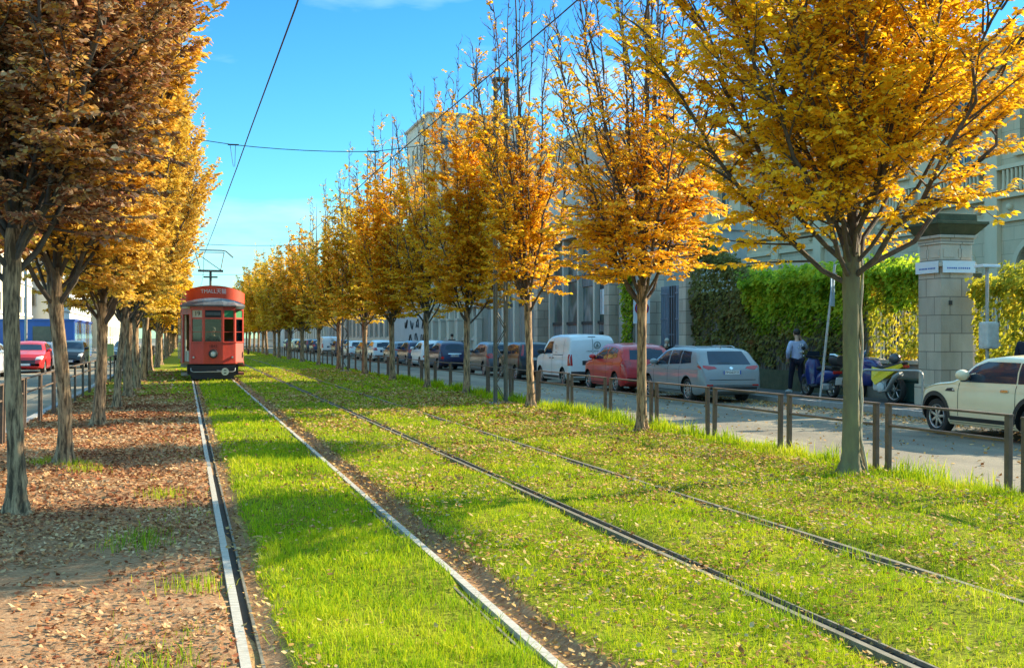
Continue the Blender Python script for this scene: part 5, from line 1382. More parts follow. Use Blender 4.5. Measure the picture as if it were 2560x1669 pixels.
MINI = dict(L=3.70, W=1.69, H=1.407, belt=.90, wr=.315, axles=(.60, 3.07), paint=P_CREAM, spokes=7, tumble=.26, wedge=-.012, rfr=.45,
    top=[(0, .55), (.05, .78), (.12, .94), (.26, 1.24), (.38, 1.33), (.8, 1.385), (1.5, 1.405), (1.95, 1.36), (2.15, 1.28), (2.56, .99), (2.66, .955), (3.1, .91), (3.4, .83), (3.6, .70), (3.7, .48)],
    side_glass=[[(.38, .97), (.48, 1.25), (.95, 1.29), (.95, .955)], [(.985, .955), (.985, 1.295), (1.80, 1.30), (2.10, 1.21), (2.40, .97), (2.40, .945)]],
    rear_glass=[(-.56, .98), (.56, .98), (.5, 1.25), (-.5, 1.25)], windscreen=[(-.66, 1.0), (.66, 1.0), (.56, 1.27), (-.56, 1.27)],
    tail=[[(.58, .66), (.74, .66), (.72, .9), (.60, .9)]], rear_trim=[('lower_bumper', rect(-.68, .68, .30, .42), 'black')],
    front_trim=[('grille', [(-.42, .5), (.42, .5), (.34, .68), (-.34, .68)], 'black')], head=[[(.58 + .13 * math.cos(a), .72 + .13 * math.sin(a)) for a in np.linspace(0, 2 * math.pi, 15)[:-1]]],
    seams=[.97, 2.42], seams_z=(.32, .93), handles=[(1.22, .83)], handle_mat=M['chrome'], mirror=(2.16, 1.03), mirror_size=1.15, arch=.075, sill=.15,
    side_trim=[('indicator_trim', [(2.50, .775), (2.78, .775), (2.72, .825), (2.56, .84)], 'black'), ('indicator_lamp', [(2.53, .79), (2.61, .79), (2.60, .825), (2.55, .83)], 'lamp')])
PANDA = dict(L=3.54, W=1.58, H=1.54, belt=1.0, wr=.285, axles=(.60, 2.90), paint=P_BLACK, spokes=6, tumble=.2, rr=.2,
    top=[(0, .58), (.025, .9), (.08, 1.2), (.16, 1.42), (.34, 1.50), (1.3, 1.54), (1.9, 1.52), (2.2, 1.43), (2.68, 1.08), (2.8, 1.03), (3.25, .92), (3.46, .74), (3.54, .5)],
    side_glass=[[(.22, 1.08), (.26, 1.36), (.6, 1.39), (.6, 1.06)], [(.66, 1.06), (.66, 1.40), (1.25, 1.42), (1.25, 1.05)], [(1.3, 1.05), (1.3, 1.42), (1.95, 1.38), (2.4, 1.1), (2.42, 1.04)]],
    rear_glass=[(-.54, 1.02), (.54, 1.02), (.48, 1.40), (-.48, 1.40)], windscreen=[(-.6, 1.1), (.6, 1.1), (.52, 1.43), (-.52, 1.43)], tail=[[(.58, .98), (.69, .98), (.60, 1.42), (.52, 1.42)]],
    rear_trim=[('lower_bumper', rect(-.68, .68, .31, .56), 'black')], front_trim=[('grille', rect(-.4, .4, .42, .58), 'black')], head=[[(.46, .66), (.7, .70), (.68, .86), (.5, .80)]],
    seams=[.63, 1.275, 2.46], seams_z=(.34, 1.02), handles=[(.8, .95), (1.45, .95)], mirror=(2.34, 1.08), plate_z=.86, plate='DT905ML', side_trim=[('rub_strip', rect(.95, 2.5, .56, .63), 'black')])
MPV = dict(L=3.6, W=1.66, H=1.56, belt=.99, wr=.295, axles=(.62, 3.02), paint=P_NAVY, spokes=6, tumble=.36, rr=.4, tr=.24,
    top=[(0, .58), (.03, .80), (.10, 1.05), (.30, 1.38), (.55, 1.50), (1.2, 1.555), (1.8, 1.54), (2.2, 1.44), (2.75, 1.08), (2.9, 1.02), (3.3, .9), (3.5, .74), (3.6, .5)],
    side_glass=[[(.52, 1.08), (.58, 1.34), (1.2, 1.42), (1.2, 1.04)], [(1.26, 1.04), (1.26, 1.42), (1.95, 1.39), (2.45, 1.1), (2.46, 1.03)]],
    rear_glass=[(.54 * math.cos(a) * (1.0 if math.sin(a) < 0 else .93), 1.18 + .19 * math.sin(a)) for a in np.linspace(0, 2 * math.pi, 19)[:-1]], windscreen=[(-.6, 1.1), (.6, 1.1), (.5, 1.44), (-.5, 1.44)],
    tail=[[(.58, .60), (.74, .60), (.72, .70), (.60, .70)]], rear_trim=[('lower_bumper', rect(-.70, .70, .31, .44), 'black'), ('chrome_bar', rect(-.36, .36, .845, .88), 'chrome')],
    front_trim=[('grille', rect(-.4, .4, .42, .58), 'black')], head=[[(.46, .66), (.72, .70), (.70, .88), (.5, .82)]], seams=[1.23, 2.5], seams_z=(.34, 1.0), handles=[(1.45, .93)], mirror=(2.36, 1.06), plate_z=.76, plate='CX618DN')
HATCH_W = dict(HATCH, paint=P_WHITE, plate='FG550LA', rear_trim=HATCH['rear_trim'] + [('emblem', [(-.05, .9), (0, .86), (.05, .9), (0, .95)], 'chrome')])

def repaint(root, mat):
    for c in root.children:
        if c.name.startswith(('body', 'wing_mirror', 'door_handle')):
            c.material_slots[0].link = 'OBJECT'; c.material_slots[0].material = mat
GP, GO = 'cars parked along the kerb of the street', 'cars on the road across the dirt path'
CX = 13.72
def place(root, x, y, label, group, turn=0.0, z=-.12):
    root.location = (x, y, z); root.rotation_euler = (0, 0, R(90 + turn)); tag(root, label, 'van' if 'van' in root.name else 'car', group); return root
c_mini = place(make_car(MINI), 13.66, 15.1, 'small cream car with chrome door handle and black wheel arches, cut by the picture edge', GP)
c_wag = place(make_car(WAGON), 13.74, 28.05, 'silver estate car with slim red tail lights, seen from behind', GP, .6)
c_red = place(make_car(HATCH), 13.73, 33.75, 'red five-door hatchback parked behind the silver estate car', GP, -.5)
c_van = place(make_car(VAN), 13.80, 39.1, 'white delivery van with windowless rear doors and a round emblem', GP, .3)
c_pan = place(make_car(PANDA), 13.66, 45.4, 'small black car with tall upright red tail lights ahead of the white van', GP)
c_mpv = place(make_car(MPV), 13.70, 60.6, 'rounded dark navy hatchback with an oval rear window', GP, .4)
c_hw = place(make_car(HATCH_W), 13.70, 83.0, 'white hatchback among dark cars in the middle of the parked line', GP)
# writing on the van
def text_mesh(body, size, mat, ext=.002, align='CENTER'):
    cu = bpy.data.curves.new('t', 'FONT'); cu.body = body; cu.size = size; cu.align_x = align; cu.align_y = 'CENTER'; cu.extrude = ext
    to = link('t', cu); m2 = eval_obj(to); bpy.data.objects.remove(to); m2.materials.clear(); m2.materials.append(mat); return m2
M['emblem'] = pm('emblem_grey', (.22, .27, .25), (.16, .2, .19), rough=.6)
b = MB(); b.lathe([(.10, -.001), (.13, -.001), (.13, .004), (.10, .004)], 24, 'x', 0, (.03, -.16, 1.44)); b.prism([(-.07, -.06), (.07, -.06), (0, .08)], .025, .031, 0, Matrix(((0, 0, 1, 0), (1, 0, 0, -.16), (0, 1, 0, 1.44), (0, 0, 0, 1))))
o = b.build('emblem', M['emblem'], c_van)
b = MB()
for k in range(12): b.cbox((.020, .22 - k * .055, 1.235 + (.0)), (.006, .038 if k % 4 else .02, .028))
b.build('small_lettering', M['emblem'], c_van)
b = MB(); b.cbox((1.45, .905, 1.38), (.07, .006, .16)); 
for k in range(6): b.cbox((1.3 + k * .05, .91, 1.18), (.03, .005, .025))
b.build('side_lettering', M['emblem'], c_van)
rest = [  # source, paint, x, y, label
 (c_red, P_GREY, 13.70, 50.4, 'dark grey hatchback with a bright red tail light beside the lattice mast'),
 (c_mpv, P_WHITE, 13.66, 65.3, 'small white car just ahead of the rounded navy hatchback'),
 (c_red, P_NAVY, 13.74, 69.7, 'navy hatchback half hidden by the small white car'),
 (c_wag, P_SLATE, 13.70, 74.4, 'slate grey estate car between the navy hatchback and the white hatchback'),
 (c_wag, P_GREY, 13.70, 88.2, 'dark grey estate car just ahead of the white hatchback'),
 (c_wag, P_WHITE, 13.75, 96.2, 'white estate car far along the parked line with a wide blue rear window'),
 (c_pan, P_NAVY, 13.70, 105.5, 'small navy car beyond the white estate car'),
 (c_van, P_WHITE, 13.75, 115.5, 'distant white van standing above the far parked cars'),
 (c_red, P_NAVY, 13.70, 124, 'distant navy hatchback beyond the distant white van'),
 (c_pan, P_GREY, 13.70, 132, 'distant small grey car low in the parked line'),
 (c_wag, P_BLACK, 13.70, 140, 'distant black estate car near the end of the parked line'),
 (c_mpv, P_CREAM, 13.70, 149, 'distant cream car near the end of the parked line'),
 (c_red, P_NAVY, 13.70, 158, 'farthest parked car of the line, dark and tiny'),
]
for src, p, x, y, lab in rest:
    c = copy_tree(src); repaint(c, p); place(c, x, y, lab, GP, rng.uniform(-.6, .6))
    if src is c_van or src is c_red:
        pass
for src, p, x, y, lab in [
 (c_red, P_WHITE, -8.4, 56.5, 'white car with a black grille at the picture edge across the road'),
 (c_red, P_RED, -7.35, 64.5, 'red car facing the camera across the road'),
 (c_wag, P_SLATE, -7.6, 71.5, 'blue-grey car behind the red car across the road'),
 (c_pan, P_BLACK, -6.15, 72.5, 'black car in front of the blue pavilion, beside the olive barrier'),
 (c_wag, P_GREY, -4.35, 97, 'grey car with bright headlights driving up the far road')]:
    c = copy_tree(src); repaint(c, p); place(c, x, y, lab, GO, 180)
# ------------------------------------------------------------------ the tram (front at y=0, body runs back to +y)
T_RED = pm('tram_red', (.64, .048, .022), (.44, .04, .022), scale=3.2, rough=.45, coat=.25, stretch=(2, 2, .6), bump=.12, bscale=10)
T_AD = pm('tram_board_red', (.66, .065, .022), (.58, .055, .02), scale=1.2, rough=.5)
T_RUST = pm('tram_faded', (.36, .10, .075), (.28, .10, .085), scale=4, rough=.6)
T_ROOF = pm('tram_roof', (.10, .12, .135), (.055, .062, .07), scale=2, rough=.45, stretch=(4, 1, 1))
T_DARK = pm('tram_underframe', (.012, .013, .022), (.022, .02, .02), scale=4, rough=.7)
T_CREAM = pm('tram_blind', (.62, .60, .50), (.50, .49, .42), scale=3, rough=.7)
T_GREEN = pm('tram_green', (.01, .20, .07), (.008, .16, .055), rough=.5)
T_WOOD = pm('tram_wood', (.30, .19, .09), (.20, .12, .055), scale=5, rough=.6, stretch=(6, 6, .5))
def clear_glass():
    m, nt, p = new_mat('tram_glass'); out = nt.nodes['Material Output']
    gl = node(nt, 'ShaderNodeBsdfGlossy', Roughness=.03); tr = node(nt, 'ShaderNodeBsdfTransparent'); tr.inputs['Color'].default_value = (.72, .76, .74, 1)
    fr = node(nt, 'ShaderNodeFresnel', IOR=1.5); mx = node(nt, 'ShaderNodeMixShader')
    nt.links.new(fr.outputs['Fac'], mx.inputs['Fac']); nt.links.new(tr.outputs['BSDF'], mx.inputs[1]); nt.links.new(gl.outputs['BSDF'], mx.inputs[2])
    nt.links.new(mx.outputs['Shader'], out.inputs['Surface']); return m
M['clear'] = clear_glass()
TY = 44.9
tram = empty('tram', (1.01, TY, 0), 0, 'red single-car vintage tram facing the camera with a curved advertising board on its roof', 'tram')
PLAN = [(-1.175, 1.75), (-1.12, .62), (-.80, .17), (-.345, .0), (.345, .0), (.80, .17), (1.12, .62), (1.175, 1.75), (1.175, 12.2), (1.12, 13.3), (.8, 13.75), (-.8, 13.75), (-1.12, 13.3), (-1.175, 12.2)]
Z_SK, Z_SILL, Z_TOP, Z_EAVE = .62, 1.43, 2.60, 2.74
def seg_frame(p, q):
    p = Vector((*p, 0)); q = Vector((*q, 0)); d = (q - p); L = d.length; d.normalize(); n = Vector((d.y, -d.x, 0))   # n outward when the outline runs clockwise seen from above? fixed by sign
    return p, d, n, L
def slab(b, p, d, n, u0, u1, z0, z1, o0, o1, mi=0):
    vs = [p + d * u + n * o + Vector((0, 0, z)) for z in (z0, z1) for o in (o0, o1) for u in (u0, u1)]
    b.add(vs, [(0, 2, 3, 1), (4, 5, 7, 6), (0, 1, 5, 4), (2, 6, 7, 3), (0, 4, 6, 2), (1, 3, 7, 5)], mi)
body = MB(); panes = []
for k in range(len(PLAN)):
    p, d, n, L = seg_frame(PLAN[k], PLAN[(k + 1) % len(PLAN)])
    mid = p + d * L / 2; 
    if n.dot(mid - Vector((0, 7, 0))) < 0: n = -n
    nwin = max(1, int(round(L / 1.35)))
    door = (k == 0 or k == 12)
    slab(body, p, d, n, 0, L, Z_TOP, Z_EAVE, -.05, 0)
    if k in (0, 1):                                         # folding front door on the kerb side
        slab(body, p, d, n, 0, .09, Z_SK, Z_TOP, -.05, .0); slab(body, p, d, n, L - .09, L, Z_SK, Z_TOP, -.05, 0)
        slab(body, p, d, n, .09, L - .09, Z_TOP - .16, Z_TOP, -.05, 0)
        continue
    slab(body, p, d, n, 0, L, Z_SK, Z_SILL, -.05, 0)
    slab(body, p, d, n, 0, L, Z_SILL - .035, Z_SILL + .015, .001, .022)
    slab(body, p, d, n, 0, L, Z_SK, Z_SK + .05, .001, .02)
    wdt = L / nwin; post = .055 if k in (2, 3, 4, 1, 5) else .07
    for j in range(nwin + 1):
        c = j * wdt; slab(body, p, d, n, max(0, c - post), min(L, c + post), Z_SILL, Z_TOP, -.05, 0)
    for j in range(nwin):
        a, e = j * wdt + post, (j + 1) * wdt - post
        if e - a < .05: continue
        slab(body, p, d, n, a, e, 2.27, 2.33, -.045, -.005)
        slab(body, p, d, n, a, e, Z_SILL + .36, Z_SILL + .375, -.03, -.022)
        panes.append((k, p, d, n, a, e))
o = body.build('body', T_RED, tram)
for k, p, d, n, a, e in panes:
    b = MB(); slab(b, p, d, n, a, e, Z_SILL, 2.27, -.034, -.028); b.build('window', M['clear'], tram)
    b = MB(); slab(b, p, d, n, a, e, 2.33, Z_TOP, -.034, -.024)
    if k == 2:
        q = b.build('route_box', T_CREAM, tram)
        tm = link('route_number', text_mesh('19', .25, M['ink'], .003), q)
        c = p + d * ((a + e) / 2) + n * (-.018); tm.location = (c.x, c.y, 2.465); tm.rotation_euler = (R(90), 0, math.atan2(n.x, -n.y)); tm.scale.x = .9
    elif k in (4, 5): b.build('green_blind', T_GREEN, tram)
    elif k == 3:
        b.build('destination_box', M['ink'], tram)
        MB().box(-.27, .27, -.0265, -.0, 2.40, 2.52).build('destination_blind', T_ROOF, tram)
    else: b.build('fanlight', M['clear'], tram)
# interior: floor, partition, seats, cream rear wall
MB().box(-1.1, 1.1, .25, 13.5, .60, .66).build('floor', T_WOOD, tram)
b = MB(); b.box(-1.1, -.35, 2.0, 2.05, .66, 2.6); b.box(.35, 1.1, 2.0, 2.05, .66, 2.6); b.box(-.35, .35, 2.0, 2.05, 2.2, 2.6); b.build('partition', T_WOOD, tram)
MB().box(-1.1, 1.1, 13.3, 13.35, .66, 2.6).build('rear_partition', T_CREAM, tram)
b = MB()
for k in range(9): b.box(-1.1, -.65, 2.6 + k * 1.1, 3.1 + k * 1.1, .66, 1.1); b.box(.65, 1.1, 2.6 + k * 1.1, 3.1 + k * 1.1, .66, 1.1)
b.build('bench', T_WOOD, tram)
MB().box(-1.12, 1.12, .2, 13.5, 2.66, 2.72).build('ceiling', T_CREAM, tram)
b = MB(); b.box(-.72, -.42, .35, .55, .66, 1.35); b.box(-.7, -.44, .34, .40, 1.35, 2.0); b.build('control_cabinet', T_CREAM, tram)
b = MB(); b.box(-1.13, -1.1, .75, 1.0, .66, 2.44); b.box(-1.15, -1.12, 1.05, 1.3, .66, 2.44); b.box(-1.16, -1.13, 1.35, 1.62, .66, 2.44)
p, d, n_, L_ = seg_frame(PLAN[1], PLAN[2]); n_ = Vector((-.815, -.58, 0))
slab(b, p, d, n_, .10, .17, .70, 2.42, -.10, -.06); slab(b, p, d, n_, .30, .37, .70, 2.42, -.16, -.12); slab(b, p, d, n_, .17, .30, .70, 1.1, -.12, -.09)
b.build('folding_door', T_CREAM, tram)
b = MB(); b.tube([(-1.24, .72, .8), (-1.24, .72, 2.35)], .018, 6); b.tube([(-1.2, .55, .8), (-1.2, .55, 2.3)], .016, 6); b.build('grab_rail', M['rail'], tram)
# roof: visor, clerestory
b = MB(); ring0 = []; ring1 = []; ring2 = []
N = 24
fr = [(-1.2, 1.7), (-1.17, .55), (-.84, .06), (-.36, -.12), (.36, -.12), (.84, .06), (1.17, .55), (1.2, 1.7)]
up = [(-1.12, 1.8), (-.98, 1.0), (-.68, .68), (-.3, .55), (.3, .55), (.68, .68), (.98, 1.0), (1.12, 1.8)]
zu = [2.86, 2.94, 3.02, 3.07, 3.07, 3.02, 2.94, 2.86]
vs = [(x, y, Z_EAVE + .0) for x, y in fr] + [(x, y, Z_EAVE + .05) for x, y in fr] + [(x, y, z) for (x, y), z in zip(up, zu)]
fs = []
for r_ in (0, 1):
    for i in range(7): fs.append((r_ * 8 + i, r_ * 8 + i + 1, r_ * 8 + 8 + i + 1, r_ * 8 + 8 + i))
fs.append(tuple(range(8)))
b.add(vs, fs, 0)
b.build('visor', T_ROOF, tram)
b = MB(); prof = [(-1.2, 2.75), (-1.1, 2.9), (-.7, 3.05), (0, 3.12), (.7, 3.05), (1.1, 2.9), (1.2, 2.75)]
b.add([(x, y, z) for y in (1.72, 13.6) for x, z in prof], [(i, i + 1, 8 + i, 7 + i) for i in range(6)] + [tuple(range(7)), tuple(range(7, 14))], 0, False)
b.build('roof', T_ROOF, tram)
# arched advertising board, bowed round the front of the roof
b = MB(); n = 28; fr_ = []; 
for i in range(n + 1):
    a = -1 + 2 * i / n; x = 1.17 * math.sin(a * math.pi / 2 * .98) if False else 1.175 * a
    y = .28 + .95 * (1 - math.sqrt(max(0, 1 - (abs(a) * .985) ** 2.6))); zb = 2.86 + .20 * (1 - a * a); zt = 3.25 + .27 * (1 - abs(a) ** 2.2)
    fr_.append((x, y, zb, zt))
vs = []; fs = []
for x, y, zb, zt in fr_: vs += [(x, y, zb), (x, y, zt), (x * .985, y + .04, zb), (x * .985, y + .04, zt)]
for i in range(n):
    q = i * 4; fs += [(q, q + 4, q + 5, q + 1), (q + 2, q + 3, q + 7, q + 6), (q + 1, q + 5, q + 7, q + 3), (q, q + 2, q + 6, q + 4)]
b.add(vs, fs, 0, True)
for s in (-1, 1): 
    q = [v for v in (fr_[0] if s < 0 else fr_[-1])]
    b.box(min(s * 1.155, s * 1.185), max(s * 1.155, s * 1.185), q[1] + .02, 13.2, 2.88, 3.27)
bd = b.build('roof_board', T_AD, tram)
tx = text_mesh('TMALL天猫', .205, M['white'], .003)
bmx = bmesh.new(); bmx.from_mesh(tx)
bmesh.ops.subdivide_edges(bmx, edges=[e for e in bmx.edges if e.calc_length() > .05], cuts=2)
for v in bmx.verts:
    x = v.co.x * .90 + .02; a = x / 1.175; yy = .28 + .95 * (1 - math.sqrt(max(0, 1 - (abs(a) * .985) ** 2.6)))
    v.co = Vector((x, yy - .008 - v.co.z, 3.30 + v.co.y * 1.0 - .05 * a * a))
bmx.to_mesh(tx); bmx.free(); link('lettering', tx, bd)
# number, lamps
t_ = link('fleet_number', text_mesh('1842', .155, pm('number_dark', (.12, .015, .012), (.10, .012, .01)), .003), tram); t_.location = (-.0, -.006, 1.27); t_.rotation_euler = (R(90), 0, 0)
b = MB(); b.lathe([(.0, .0), (.165, .0), (.165, -.10), (.115, -.12), (.105, -.05)], 28, 'y', 0, (0, 0, .99)); hl = b.build('headlight', M['ink'], tram)
b = MB(); b.lathe([(.0, -.105), (.06, -.10), (.113, -.07)], 24, 'y', 0, (0, 0, .99)); b.build('lens', M['lamp'], hl)
for sx in (-1, 1):
    b = MB(); yc = .17 * (.72 - .345) / (.8 - .345); b.lathe([(0, -.01), (.055, -.01), (.055, -.06), (.042, -.07)], 18, 'y', 0, (sx * .70, yc, .86)); ml = b.build('marker_light', P_RED, tram)
    b = MB(); b.lathe([(0, -.075), (.03, -.07), (.042, -.055)], 16, 'y', 0, (sx * .70, yc, .86)); b.build('lens', M['lamp'], ml)
# underframe, lifeguard, coupler
b = MB(); b.box(-.92, .92, .3, 13.4, .22, .60); b.box(-.82, .82, -.02, .3, .16, .56); b.build('underframe', T_DARK, tram)
b = MB(); b.tube([(-.80, .02, .50), (-.78, -.10, .36), (-.70, -.14, .33), (.70, -.14, .33), (.78, -.10, .36), (.80, .02, .50)], .018, 6); b.build('guard_rail', M['galv'], tram)
b = MB(); b.box(-.75, .75, -.03, .5, .06, .16); b.build('lifeguard_tray', T_DARK, tram)
b = MB(); b.lathe([(0, -.30), (.135, -.30), (.135, -.23), (0, -.23)], 24, 'y', 0, (.42, 0, .335)); cp = b.build('coupler', T_CREAM, tram)
b = MB(); b.cbox((.42, -.303, .385), (.09, .006, .035)); b.cbox((.42, -.303, .285), (.09, .006, .035)); b.build('coupler_slot', M['ink'], cp)
MB().tube([(0, .1, .40), (.42, -.23, .335)], .02, 6).build('coupler_bar', M['galv'], tram)
for sx in (-1, 1):
    b = MB(); b.box(min(sx * .86, sx * 1.14), max(sx * .86, sx * 1.14), .55, 1.5, .18, .28); b.box(min(sx * .86, sx * 1.16), max(sx * .86, sx * 1.16), .50, 1.6, .50, .60); b.build('step', T_RUST if sx > 0 else M['galv'], tram)
    for yy in (1.9, 3.6, 9.6, 11.3):
        b = MB(); b.lathe([(.05, -.05), (.33, -.05), (.36, -.05), (.36, -.02), (.33, .0), (.33, .06), (.05, .06)], 24, 'x', 0, (sx * .7225, yy, .335)); b.build('wheel', T_DARK, tram)
b = MB(); p, d, n_, L_ = seg_frame((.80, .17), (1.12, .62)); n_ = Vector((.815, -.58, 0)); slab(b, p, d, n_, .03, L_ - .01, Z_SK + .06, Z_SILL - .05, .001, .006); b.build('faded_panel', T_RUST, tram)
b = MB(); b.tube([(-1.16, .62, 1.92), (-1.42, .45, 1.92)], .014, 6); b.cbox((-1.45, .43, 1.95), (.1, .05, .24), bev=.015); b.build('mirror', M['black'], tram)
b = MB(); b.tube([(1.18, .72, 1.0), (1.3, .62, 1.0)], .014, 6); b.cbox((1.3, .6, 1.05), (.08, .05, .2), bev=.015); b.build('mirror', M['black'], tram)
# pantograph on the roof
pb = 5.2
b = MB(); b.tube([(-.25, pb, 3.1), (-.25, pb, 3.35), ], .03, 6); b.tube([(.0, pb - .5, 3.08), (0, pb - .5, 4.30)], .05, 8); b.box(-.5, .5, pb - .6, pb - .4, 4.26, 4.34); b.box(-.28, .28, pb - .6, pb - .42, 4.02, 4.08); b.build('pantograph_base', M['mast'], tram)
b = MB(); zt = 5.20
b.tube([(-.40, pb - .5, 4.32), (-.60, pb - .1, 5.08)], .02, 6); b.tube([(.40, pb - .5, 4.32), (.55, pb - .1, 5.08)], .02, 6); b.tube([(.40, pb - .5, 4.34), (-.58, pb - .1, 5.06)], .016, 6)
b.tube([(-1.0, pb - .1, 5.02), (-.82, pb - .1, 5.13), (-.70, pb - .1, 5.17), (.45, pb - .1, 5.17), (.62, pb - .1, 5.14), (.92, pb - .1, 4.88)], .028, 6)
b.tube([(-.58, pb - .1, 5.08), (.55, pb - .1, 5.08)], .016, 6)
b.build('pantograph_bow', M['mast'], tram)
# ------------------------------------------------------------------ people
SKIN = pm('skin', (.62, .38, .27), (.54, .32, .22), scale=9, rough=.55)
HAIR = pm('hair_dark', (.018, .014, .012), (.03, .022, .018), scale=20, rough=.6, bump=.4)
def cloth(n, c, c2=None): return pm(n, c, c2 or tuple(x * .7 for x in c), scale=7, rough=.9, bump=.5, bscale=9)
C_NAVY = cloth('cloth_navy', (.012, .015, .035)); C_DARK = cloth('cloth_black', (.012, .012, .014)); C_BLUE = cloth('cloth_lavender_blue', (.48, .54, .76), (.36, .42, .62))
C_SHOE = cloth('shoe_white', (.62, .62, .60)); C_PACK = cloth('backpack', (.018, .016, .05)); C_GREY = cloth('cloth_grey', (.10, .11, .12)); C_SCARF = cloth('scarf_pale', (.58, .55, .46)); C_TEAL = cloth('driver_blue', (.03, .05, .075))

def skin_obj(name, pts, edges, rad, mat, parent, sub=2, extra=None):
    """joints and bones grown into one smooth surface"""
    me = bpy.data.meshes.new(name); me.from_pydata(pts, edges, []); o = link('tmp', me)
    md = o.modifiers.new('s', 'SKIN'); md.use_smooth_shade = True; md.branch_smoothing = .4
    for i, r in enumerate(rad):
        v = me.skin_vertices[0].data[i]; v.radius = (r, r) if not hasattr(r, '__len__') else r; v.use_root = (i == 0)
    ms = o.modifiers.new('u', 'SUBSURF'); ms.levels = sub; ms.render_levels = sub
    m2 = eval_obj(o); bpy.data.objects.remove(o); m2.name = name; m2.materials.clear(); m2.materials.append(mat)
    m2.polygons.foreach_set('use_smooth', [True] * len(m2.polygons))
    if extra:
        bm = bmesh.new(); bm.from_mesh(m2)
        t = bpy.data.meshes.new('t'); t.from_pydata(extra.v, [], extra.f); t.polygons.foreach_set('use_smooth', [True] * len(t.polygons)); bm.from_mesh(t); bm.to_mesh(m2); bm.free()
    return link(name, m2, parent)

def person(loc, rz, label, J, top, legs, shoe, hair=HAIR, hair_len=.0, s=1.0, bag=None, scarf=None, phone=False, hood=False, group=None, skirt=None):
    """facing +y; J overrides joint positions"""
    j = dict(pel=(0, 0, .94), sp=(0, .0, 1.14), ch=(0, .005, 1.33), nk=(0, .0, 1.475), hd0=(0, .02, 1.56), hd1=(0, .03, 1.65), hd2=(0, .015, 1.72),
             ls=(-.185, 0, 1.405), rs=(.185, 0, 1.405), le=(-.235, -.02, 1.13), re=(.235, -.02, 1.13), lw=(-.245, .06, .89), rw=(.245, .06, .89),
             lh=(-.095, 0, .90), rh=(.095, 0, .90), lk=(-.10, .02, .49), rk=(.10, .02, .49), la=(-.10, -.03, .085), ra=(.10, -.03, .085), lt=(-.105, .13, .03), rt=(.105, .13, .03))
    j.update(J or {})
    root = empty('person', loc, rz, label, 'person', group); root.scale = (s, s, s)
    names = list(j); ix = {n: i for i, n in enumerate(names)}
    E = [('pel', 'sp'), ('sp', 'ch'), ('ch', 'nk'), ('nk', 'hd0'), ('hd0', 'hd1'), ('hd1', 'hd2'), ('ch', 'ls'), ('ls', 'le'), ('le', 'lw'), ('ch', 'rs'), ('rs', 're'), ('re', 'rw'),
         ('pel', 'lh'), ('lh', 'lk'), ('lk', 'la'), ('la', 'lt'), ('pel', 'rh'), ('rh', 'rk'), ('rk', 'ra'), ('ra', 'rt')]
    rd = dict(pel=(.13, .10), sp=(.115, .09), ch=(.135, .095), nk=.05, hd0=.068, hd1=.083, hd2=.062, ls=.055, rs=.055, le=.04, re=.04, lw=.027, rw=.027, lh=.085, rh=.085, lk=.055, rk=.055, la=.04, ra=.04, lt=.03, rt=.03)
    # face, ears and hands joined to the body mesh
    x = MB(); h1 = Vector(j['hd1']); h0 = Vector(j['hd0'])
    x.ball(tuple(h1 + Vector((0, .085, -.025))), (.016, .022, .028), 0, 8, 6)
    for sg in (-1, 1):
        x.ball(tuple(h1 + Vector((sg * .083, 0, -.02))), (.012, .024, .034), 0, 8, 6)
    x.ball(tuple(h0 + Vector((0, .062, -.01))), (.03, .02, .012), 0, 8, 6)
    for pre in ('l', 'r'):
        w_ = Vector(j[pre + 'w']); e_ = Vector(j[pre + 'e']); d = (w_ - e_).normalized(); sg = -1 if pre == 'l' else 1
        sd = Vector((0, 1, 0)) - d * d.y; sd = sd.normalized() if sd.length > .1 else Vector((1, 0, 0)); pn = d.cross(sd) * sg
        palm = w_ + d * .055
        x.tube([w_ - d * .02, w_ + d * .02, palm, w_ + d * .095], [.024, .03, .036, .032], 8)
        for f, (off_, ln) in enumerate(((-.030, .062), (-.010, .078), (.010, .083), (.029, .072))):
            b0 = w_ + d * .085 + sd * off_; x.tube([b0, b0 + d * ln * .5 - pn * .006, b0 + d * ln - pn * .03], [.009, .0085, .006], 6)
        b0 = w_ + d * .03 + sd * .03; x.tube([b0, b0 + sd * .03 + d * .03, b0 + sd * .035 + d * .062], [.0105, .0095, .007], 6)
    skin_obj('body', [j[n] for n in names], [(ix[a], ix[b]) for a, b in E], [rd[n] for n in names], SKIN, root, 2, x)
    # eyes
    b = MB()
    for sg in (-1, 1): b.ball(tuple(h1 + Vector((sg * .033, .078, .005))), (.012, .01, .007), 0, 8, 6)
    b.build('eyes', M['ink'], root)
    def wear(nm, chain, edges, rads, mat, sub=2):
        k = {n: i for i, n in enumerate(chain)}
        return skin_obj(nm, [chain[n] for n in chain], [(k[a], k[b]) for a, b in edges], [rads[n] for n in chain], mat, root, sub)
    V = lambda a, b, t: tuple(Vector(j[a]).lerp(Vector(j[b]), t))
    hem = tuple(Vector(j['pel']) + Vector((0, 0, -.08)))
    wear('jacket', dict(hem=hem, pel=j['pel'], sp=j['sp'], ch=j['ch'], nk=V('ch', 'nk', .62), ls=j['ls'], le=j['le'], lc=V('le', 'lw', .93), rs=j['rs'], re=j['re'], rc=V('re', 'rw', .93)),
         [('hem', 'pel'), ('pel', 'sp'), ('sp', 'ch'), ('ch', 'nk'), ('ch', 'ls'), ('ls', 'le'), ('le', 'lc'), ('ch', 'rs'), ('rs', 're'), ('re', 'rc')],
         dict(hem=(.165, .125), pel=(.17, .13), sp=(.165, .13), ch=(.175, .135), nk=(.085, .08), ls=.085, le=.066, lc=.05, rs=.085, re=.066, rc=.05), top)
